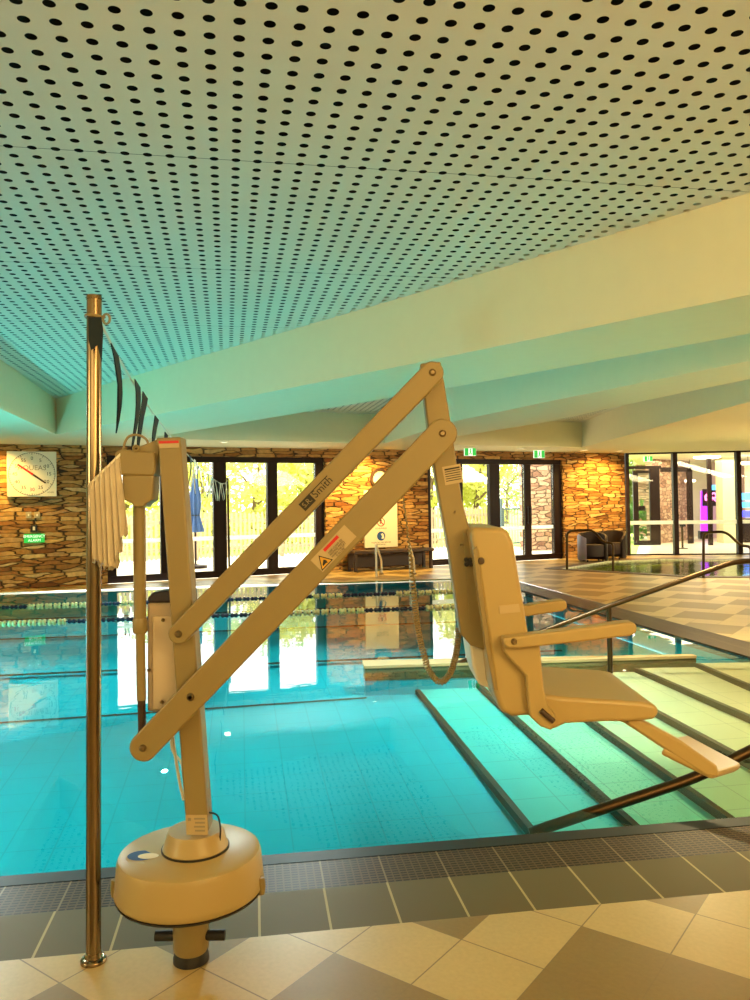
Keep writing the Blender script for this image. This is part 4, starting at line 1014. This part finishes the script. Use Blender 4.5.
# ------------------------------------------------------------------ outdoors
ROOF = None
PAVE = grid_tile('terrace_paving', (.62, .54, .42), (.36, .29, .21, 1), .45, R_(30), .02, .8)
GRASS = mat('meadow_grass', (.30, .42, .07), .9, noise=.4, nscale=1.5)
struct(MB().poly([(-60, 15, -.10), (80, 15, -.10), (80, 120, -.10), (-60, 120, -.10)]).build('floor_meadow', GRASS))
tq = [WO + tdir * -16 + ndir * .2, WO + tdir * 6.9 + ndir * .2, WO + tdir * 6.9 + ndir * 6.2, WO + tdir * -16 + ndir * 6.2]
struct(MB().prism([(p.x, p.y, -.09) for p in tq], (0, 0, .07)).build('floor_terrace', PAVE))
FENCEW = mat('weathered_picket_timber', (.42, .33, .21), .85, noise=.2)
def fence(label, s0, s1, dist, h=1.20):
    o0 = WO + ndir * dist + tdir * s0; e = empty('picket_fence', (o0.x, o0.y, -.03), WANG, label, 'fence')
    bay = 2.3; nb_ = max(1, round((s1 - s0) / bay)); bl = (s1 - s0) / nb_
    for i in range(nb_):
        f = MB(); x = i * bl + .06
        while x < (i + 1) * bl - .05:
            hh = h + .05 * random.random(); f.prism([(x, 0, .05), (x + .06, 0, .05), (x + .06, 0, hh - .04), (x + .03, 0, hh), (x, 0, hh - .04)], (0, .02, 0)); x += .117
        for z in (.25, .95): f.box((i * bl, .02, z), ((i + 1) * bl, .055, z + .08))
        f.build('picket_panel', FENCEW, e)
    for i in range(nb_ + 1): MB().box((i * bl - .045, .03, 0), (i * bl + .045, .12, h + .02)).build('fence_post', FENCEW, e)
fence('weathered picket fence beyond the terrace, seen through the glass doors', -14.0, 6.55, 5.2)
# garden gate
s_g = wl_(515, 500, 4.4)[0]; p = WO + ndir * 4.4 + tdir * (s_g - .5)
g = empty('garden_gate', (p.x, p.y, -.02), WANG, 'blue grey metal garden gate in front of the picket fence', 'gate')
GATEM = mat('blue_grey_gate_metal', (.10, .17, .20), .5)
for x in (0, .95): MB().box((x - .035, -.035, 0), (x + .035, .035, 1.45 if x == 0 else 1.3)).build('gate_post', GATEM, g, bevel=.006)
gm = MB(); gm.box((.06, -.02, 1.12), (.89, .02, 1.17)); gm.box((.06, -.02, .12), (.89, .02, .17)); gm.box((.06, -.02, .12), (.10, .02, 1.17)); gm.box((.85, -.02, .12), (.89, .02, 1.17)); gm.build('gate_frame', GATEM, g)
gm = MB()
for k in range(7): gm.box((.17 + k * .1, -.008, .17), (.185 + k * .1, .008, 1.12))
gm.build('gate_bars', GATEM, g); MB().box((.80, -.05, .70), (.87, .05, .86)).build('latch', BLACK, g)
# outdoor stone pier beside the doors
s0_, s1_ = wl_(530, 500, 3.0)[0], wl_(566, 500, 3.0)[0]; p = WO + ndir * 3.0 + tdir * s0_
pr = MB().box((0, 0, -.05), (s1_ - s0_ + .3, .5, 3.0)).build('wall_pier', STONE_OUT); struct(pr, 'outdoor stone pier'); 
pr.location = p + tdir * (s1_ - s0_ + .3) / 2 + ndir * .25 + Vector((0, 0, -.05)); pr.rotation_euler = (0, 0, WANG)
# folded parasol
pb = ony(195.0, 500, 18.0); e = empty('folded_parasol', (pb.x, pb.y, -.02), 0, 'folded blue parasol on the terrace behind the left glass doors', 'parasol')
BLUEC = mat('blue_parasol_cloth', (.035, .09, .24), .8, noise=.2)
zt_, zb_ = ony(196, 478, 18.0).z, ony(196, 532, 18.0).z
f = MB(); seg = 40; prof = [(.02, 1.0), (.07, .95), (.075, .80), (.105, .72), (.115, .5), (.10, .36), (.085, .31), (.12, .18), (.165, .04), (.16, .0)]
rings = []
for r_, t in prof:
    z = zb_ + .02 + (zt_ - zb_) * t
    rings.append([f.bm.verts.new(((r_ * (1 + .22 * math.cos(k * 2 * PI / seg * 8))) * math.cos(k * 2 * PI / seg), (r_ * (1 + .22 * math.cos(k * 2 * PI / seg * 8))) * math.sin(k * 2 * PI / seg), z)) for k in range(seg)])
for A, B in zip(rings, rings[1:]):
    for k in range(seg): f.bm.faces.new((A[k], A[(k + 1) % seg], B[(k + 1) % seg], B[k]))
f.bm.faces.new(rings[0]); f.build('canopy', BLUEC, e, smooth=True)
MB().tube([(0, 0, 0), (0, 0, zt_ + .12)], .024, 12).build('pole', DARKFRAME, e, smooth=True)
MB().lathe([(0, 0), (.26, 0), (.26, .06), (.05, .09), (0, .09)], 28).build('base', DARKFRAME, e, smooth=True)
MB().tube([(.095 * math.cos(t * PI / 10), .095 * math.sin(t * PI / 10), zb_ + .02 + (zt_ - zb_) * .31) for t in range(20)], .012, 6, closed=True).build('tie_strap', NAVY, e, smooth=True)

# trees, each with its own trunk and crown of leaves
def leaf_mat(name, c):
    m, n, l, p = new_mat(name); N = NB(n, l)
    oi = n.new('ShaderNodeTexCoord'); t = N.noise(oi.outputs['Object'], 6, 2)
    l.new(N.mix(t.outputs['Fac'], (c[0] * .55, c[1] * .55, c[2] * .5, 1), (min(1, c[0] * 1.5), min(1, c[1] * 1.45), c[2] * 1.4, 1)), p.inputs['Base Color'])
    p.inputs['Roughness'].default_value = .7
    tl = n.new('ShaderNodeBsdfTranslucent'); tl.inputs[0].default_value = (min(1, c[0] * 1.3), min(1, c[1] * 1.3), c[2], 1)
    mx = n.new('ShaderNodeMixShader'); mx.inputs[0].default_value = .45; l.new(p.outputs[0], mx.inputs[1]); l.new(tl.outputs[0], mx.inputs[2]); l.new(mx.outputs[0], n['Material Output'].inputs[0])
    return m
LEAVES = [leaf_mat('yellow_green_leaves', (.52, .52, .15)), leaf_mat('green_leaves', (.32, .40, .12)), leaf_mat('deep_green_leaves', (.10, .22, .05))]
BARK = mat('tree_bark', (.16, .10, .06), .9, noise=.3)
def crown(rx, ry, rz, cz, n, size, gap):
    f = MB()
    cl = [Vector((random.uniform(-1, 1) * rx * .75, random.uniform(-1, 1) * ry * .75, cz + random.uniform(-1, 1) * rz * .75)) for _ in range(gap)]
    for k in range(n):
        c = random.choice(cl); p = c + Vector((random.gauss(0, rx * .2), random.gauss(0, ry * .2), random.gauss(0, rz * .16)))
        a = Vector((random.gauss(0, 1), random.gauss(0, 1), random.gauss(0, 1))).normalized(); b = a.orthogonal().normalized()
        s_ = size * random.uniform(.6, 1.3)
        f.poly([p - a * s_, p + b * s_ * .5, p + a * s_, p - b * s_ * .5])
    return f
def tree(px, D, h, rx, li, n, label, size=.13, gap=16, trunk=True, cz=None):
    b = ony(px, 500, D); e = empty('garden_tree' if trunk else 'garden_shrub', (b.x, b.y, -.1), 0, label, 'tree' if trunk else 'shrub', 'trees and shrubs outside')
    rz = h * (.36 if trunk else .45)
    crown(rx, rx, rz, cz or (h - rz if trunk else h * .5), n, size, gap).build('foliage', LEAVES[li], e)
    if trunk:
        t = MB(); lean = random.uniform(-.3, .3)
        t.tube([(0, 0, 0), (lean * .3, 0, h * .3), (lean, 0, h * .62), (lean * 1.6, .1, h * .85)], [.13, .10, .07, .03], 8)
        for k in range(4):
            a = k * 1.7; t.tube([(lean * .6, 0, h * (.4 + .07 * k)), (lean + math.cos(a) * rx * .55, math.sin(a) * rx * .5, h * (.62 + .07 * k))], [.05, .015], 6)
        t.build('trunk', BARK, e)
    return e
for px, D, h, rx, li, n, lb in (
    (128, 27, 3.6, 1.7, 0, 1100, 'yellow green tree behind the fence left of the lift mast'),
    (205, 31, 4.2, 2.0, 0, 1300, 'pale yellow tree behind the folded parasol'),
    (252, 26, 3.5, 1.3, 0, 1000, 'slim leaning tree in the third pane of the left doors'),
    (300, 28, 3.4, 1.5, 0, 1300, 'bright yellow green tree in the last pane of the left doors'),
    (340, 33, 4.4, 2.2, 1, 1300, 'green tree behind the stone between the door sets'),
    (433, 28, 3.4, 1.3, 0, 1000, 'yellow green tree seen beside the lift head post'),
    (473, 27, 3.7, 1.35, 0, 1700, 'dense bright tree in the pane beside the lift seat'),
    (506, 48, 3.6, 2.2, 1, 900, 'distant rounded tree on the meadow behind the garden gate'),
    (626, 30, 4.2, 1.2, 1, 1300, 'green tree outside the foyer beyond the open door'),
    (60, 34, 4.2, 2.0, 1, 900, 'green tree behind the stone wall with the pace clock')):
    tree(px, D, h, rx, li, n, lb)
for px, D, h, rx, li, n, lb in (
    (150, 24.5, 1.7, 1.6, 0, 900, 'low yellow shrub along the fence behind the lift motor'),
    (215, 25, 1.6, 1.5, 0, 800, 'low yellow shrub along the fence behind the parasol'),
    (285, 25.5, 1.7, 1.7, 0, 900, 'low yellow shrub along the fence in the last panes'),
    (470, 26, 1.5, 1.2, 0, 700, 'low yellow shrub along the fence beside the lift seat'),
    (512, 60, 2.2, 4.0, 1, 700, 'distant dark hedge on the meadow behind the garden gate'),
    (625, 30.0, 2.7, 0.55, 1, 1100, 'tall green shrub in the narrow gap beside the foyer door'),
    (627, 27, 1.6, 1.0, 2, 700, 'deep green shrub outside the foyer door')):
    tree(px, D, h, rx, li, n, lb, trunk=False)

# ------------------------------------------------------------------ foyer behind the glass wall
FOYF = mat('foyer_floor', (.66, .60, .46), .35, noise=.05)
FOYW = mat('foyer_plaster', (.72, .62, .46), .7); PINK = mat('foyer_pink_plaster', (.62, .42, .40), .7)
fx = GA + Vector((.1, .2, 0))
struct(MB().prism([(6.5, 20.0, -.02), (8.8, 19.6, -.02), (24, 17.5, -.02), (24, 34, -.02), (11.4, 34, -.02)], (0, 0, .02)).build('floor_foyer', FOYF))
struct(MB().prism([(6.2, 19.9, 2.56), (8.8, 19.5, 2.56), (24, 17.3, 2.56), (24, 34, 2.56), (11.4, 34, 2.56)], (0, 0, .2)).build('ceiling_foyer', FOYW))
def fwall(name, x0, x1, D0, D1, m, z0=0, z1=2.56, th=.18):
    a, b = ony(x0, 500, D0), ony(x1, 500, D1); a.z = b.z = z0; d = (b - a).normalized(); nn = Vector((-d.y, d.x, 0)) * th
    return struct(MB().prism([a, b, b + nn, a + nn], (0, 0, z1 - z0)).build(name, m))
fwall('wall_foyer_stone', 652, 676, 24, 25.2, STONE_OUT, z1=2.56)
fwall('wall_foyer_stone', 676, 690, 25.2, 26.5, STONE_OUT)
fwall('wall_foyer_outer_stone', 636, 652, 29, 28.5, STONE_OUT, z1=3)
fwall('wall_foyer_back', 690, 730, 28.0, 28.0, FOYW)
fwall('wall_foyer_back', 708, 760, 27.0, 26.0, PINK)
fwall('trim_foyer_column', 723, 736, 24.0, 24.0, mat('cream_column', (.62, .60, .38), .6), th=.5)
fwall('wall_foyer_side', 745, 900, 25.0, 23.0, FOYW)
# foyer entrance door, standing open
def pj(px, D, z): p = ony(px, 500, D); return Vector((p.x, p.y, z))
d = empty('door_3', pj(636, 24.5, 0)); struct(d, 'dark framed foyer entrance door standing open')
def bar(x0, x1, D, z0, z1, nm='frame'):
    a, b = pj(x0, D, z0), pj(x1, D, z0); MB().prism([a, b, b + Vector((0, .08, 0)), a + Vector((0, .08, 0))], (0, 0, z1 - z0)).build(nm, DARKFRAME, d, world=True)
bar(633.5, 638.5, 23.5, .0, 2.2, 'door_stile'); bar(638.5, 650, 23.55, .0, .14, 'door_rail'); bar(638.5, 650, 23.55, 2.12, 2.2, 'door_rail'); bar(650, 660, 23.6, 0, 2.25, 'door_jamb'); bar(622, 662, 23.7, 2.25, 2.34, 'door_head')
bar(638.5, 645, 23.45, 1.02, 1.16, 'door_pull')
MB().prism([pj(638.5, 23.6, .14), pj(650, 23.6, .14), pj(650, 23.6, 2.12), pj(638.5, 23.6, 2.12)], (0, .01, 0)).build('glass_pane', GLASS, d, world=True)
d2 = empty('door_4', pj(676, 24.8, 0)); struct(d2, 'second dark door frame in the foyer stone')
for x0, x1, z0, z1 in ((688, 693, 0, 2.3), (662, 693, 2.16, 2.3)):
    a, b = pj(x0, 24.0, z0), pj(x1, 24.0, z0); MB().prism([a, b, b + Vector((0, .1, 0)), a + Vector((0, .1, 0))], (0, 0, z1 - z0)).build('frame', DARKFRAME, d2, world=True)
d3 = empty('window_2', pj(710, 23.0, 0)); struct(d3, 'inner foyer glass mullion')
a, b = pj(708.5, 23, 0), pj(712.3, 23, 0); MB().prism([a, b, b + Vector((0, .1, 0)), a + Vector((0, .1, 0))], (0, 0, 2.5)).build('mullion', DARKFRAME, d3, world=True)
PURPLE = mat('purple_light', (.25, .02, .5), .4, noise=0, emit=(.36, .02, .85), estr=1.6); PINKN = mat('pink_neon', (.9, .2, .5), .4, noise=0, emit=(1, .15, .55), estr=2.2); CYAN = mat('cyan_light', (.1, .5, .8), .4, noise=0, emit=(.05, .45, 1.0), estr=1.8); BLUEL = mat('blue_light', (.05, .05, .7), .4, noise=0, emit=(.05, .06, 1.0), estr=1.8)
e = empty('purple_lamp', pj(706, 26.5, 0), 0, 'tall glowing purple light panel in the foyer', 'lamp')
def fpanel(x0, x1, y0, y1, D, m, nm, par, th=.06):
    a, b, c, dd_ = ony(x0, y1, D), ony(x1, y1, D), ony(x1, y0, D), ony(x0, y0, D); MB().prism([a, b, c, dd_], (0, th, 0)).build(nm, m, par, world=True)
fpanel(701, 709.5, 491, 531, 26.5, PURPLE, 'glowing_panel', e); fpanel(700.3, 710.3, 531, 552, 26.5, DARKFRAME, 'plinth', e, .2)
e = empty('neon_sign', ony(712, 498, 25.8), 0, 'small tangled pink neon sign in the foyer beside the cream column', 'sign')
f = MB(); random.seed(11); pts = []
for k in range(16): pts.append(ony(704 + 15 * random.random(), 491 + 13 * random.random(), 25.8))
f.tube(fillet(pts, .1), .022, 8).build('neon_tube', PINKN, e, world=True, smooth=True)
fpanel(703, 720, 489, 506, 25.9, DARKFRAME, 'backing_board', e); fpanel(710.5, 713, 506, 552.2, 25.9, DARKFRAME, 'sign_stand', e)
fpanel(712, 717, 485, 490, 25.7, CYAN, 'cyan_lamp', e)
e = empty('light_box', ony(749, 510, 24), 0, 'stack of glowing blue light boxes at the right edge of the foyer', 'lamp')
fpanel(745, 760, 493, 500, 24, CYAN, 'cyan_box', e, .3); fpanel(746, 760, 502, 507.5, 24, CYAN, 'cyan_box', e, .3); fpanel(745, 760, 511, 517, 24, BLUEL, 'blue_box', e, .3); fpanel(744.5, 761, 519, 545, 24.1, DARKFRAME, 'cabinet', e, .4)
e = empty('stanchion_post', pj(681.5, 21.8, 0), 0, 'slim steel stanchion post in the foyer near the glass', 'post')
MB().tube([(0, 0, .01), (0, 0, .62)], .028, 12).build('post', STEEL_W, e, smooth=True); MB().lathe([(0, 0), (.14, 0), (.14, .015), (.03, .03), (0, .03)], 24).build('base', STEEL_W, e, smooth=True); MB().box((-.06, -.03, .6), (.09, .03, .66)).build('reader_head', BLACK, e, bevel=.006)
def pendant(px, py, D, w, label):
    p = ony(px, py, D); e = empty('ring_pendant', p, 0, label, 'lamp', 'glowing lamps under the foyer ceiling')
    MB().lathe([(w * .8, 0), (w, .02), (w, .05), (w * .8, .07), (w * .7, .05), (w * .7, .02), (w * .8, 0)], 32).build('glowing_ring', GLOW, e, smooth=True)
    MB().tube([(0, 0, .07), (0, 0, 2.56 - p.z)], .008, 6).build('rod', BLACK, e); f = MB(); f.box((-w * .75, -.01, .03), (w * .75, .01, .05)); f.build('cross_bar', BLACK, e)
pendant(707, 458.5, 23.0, .36, 'glowing ring lamp under the foyer ceiling behind the middle pane')
pendant(748, 464.5, 23.0, .26, 'glowing ring lamp under the foyer ceiling at the right edge')
pendant(690, 482, 25.0, .16, 'small yellow glow standing in for a reflection before the foyer stone')  # glowing ring added where only a reflection shows
light('foyer_ceiling_lamp', 'AREA', (10.0, 23.0, 2.5), (10.0, 23.0, 0), 150, (1, .86, .6), shape='RECTANGLE', size=4, size_y=3)
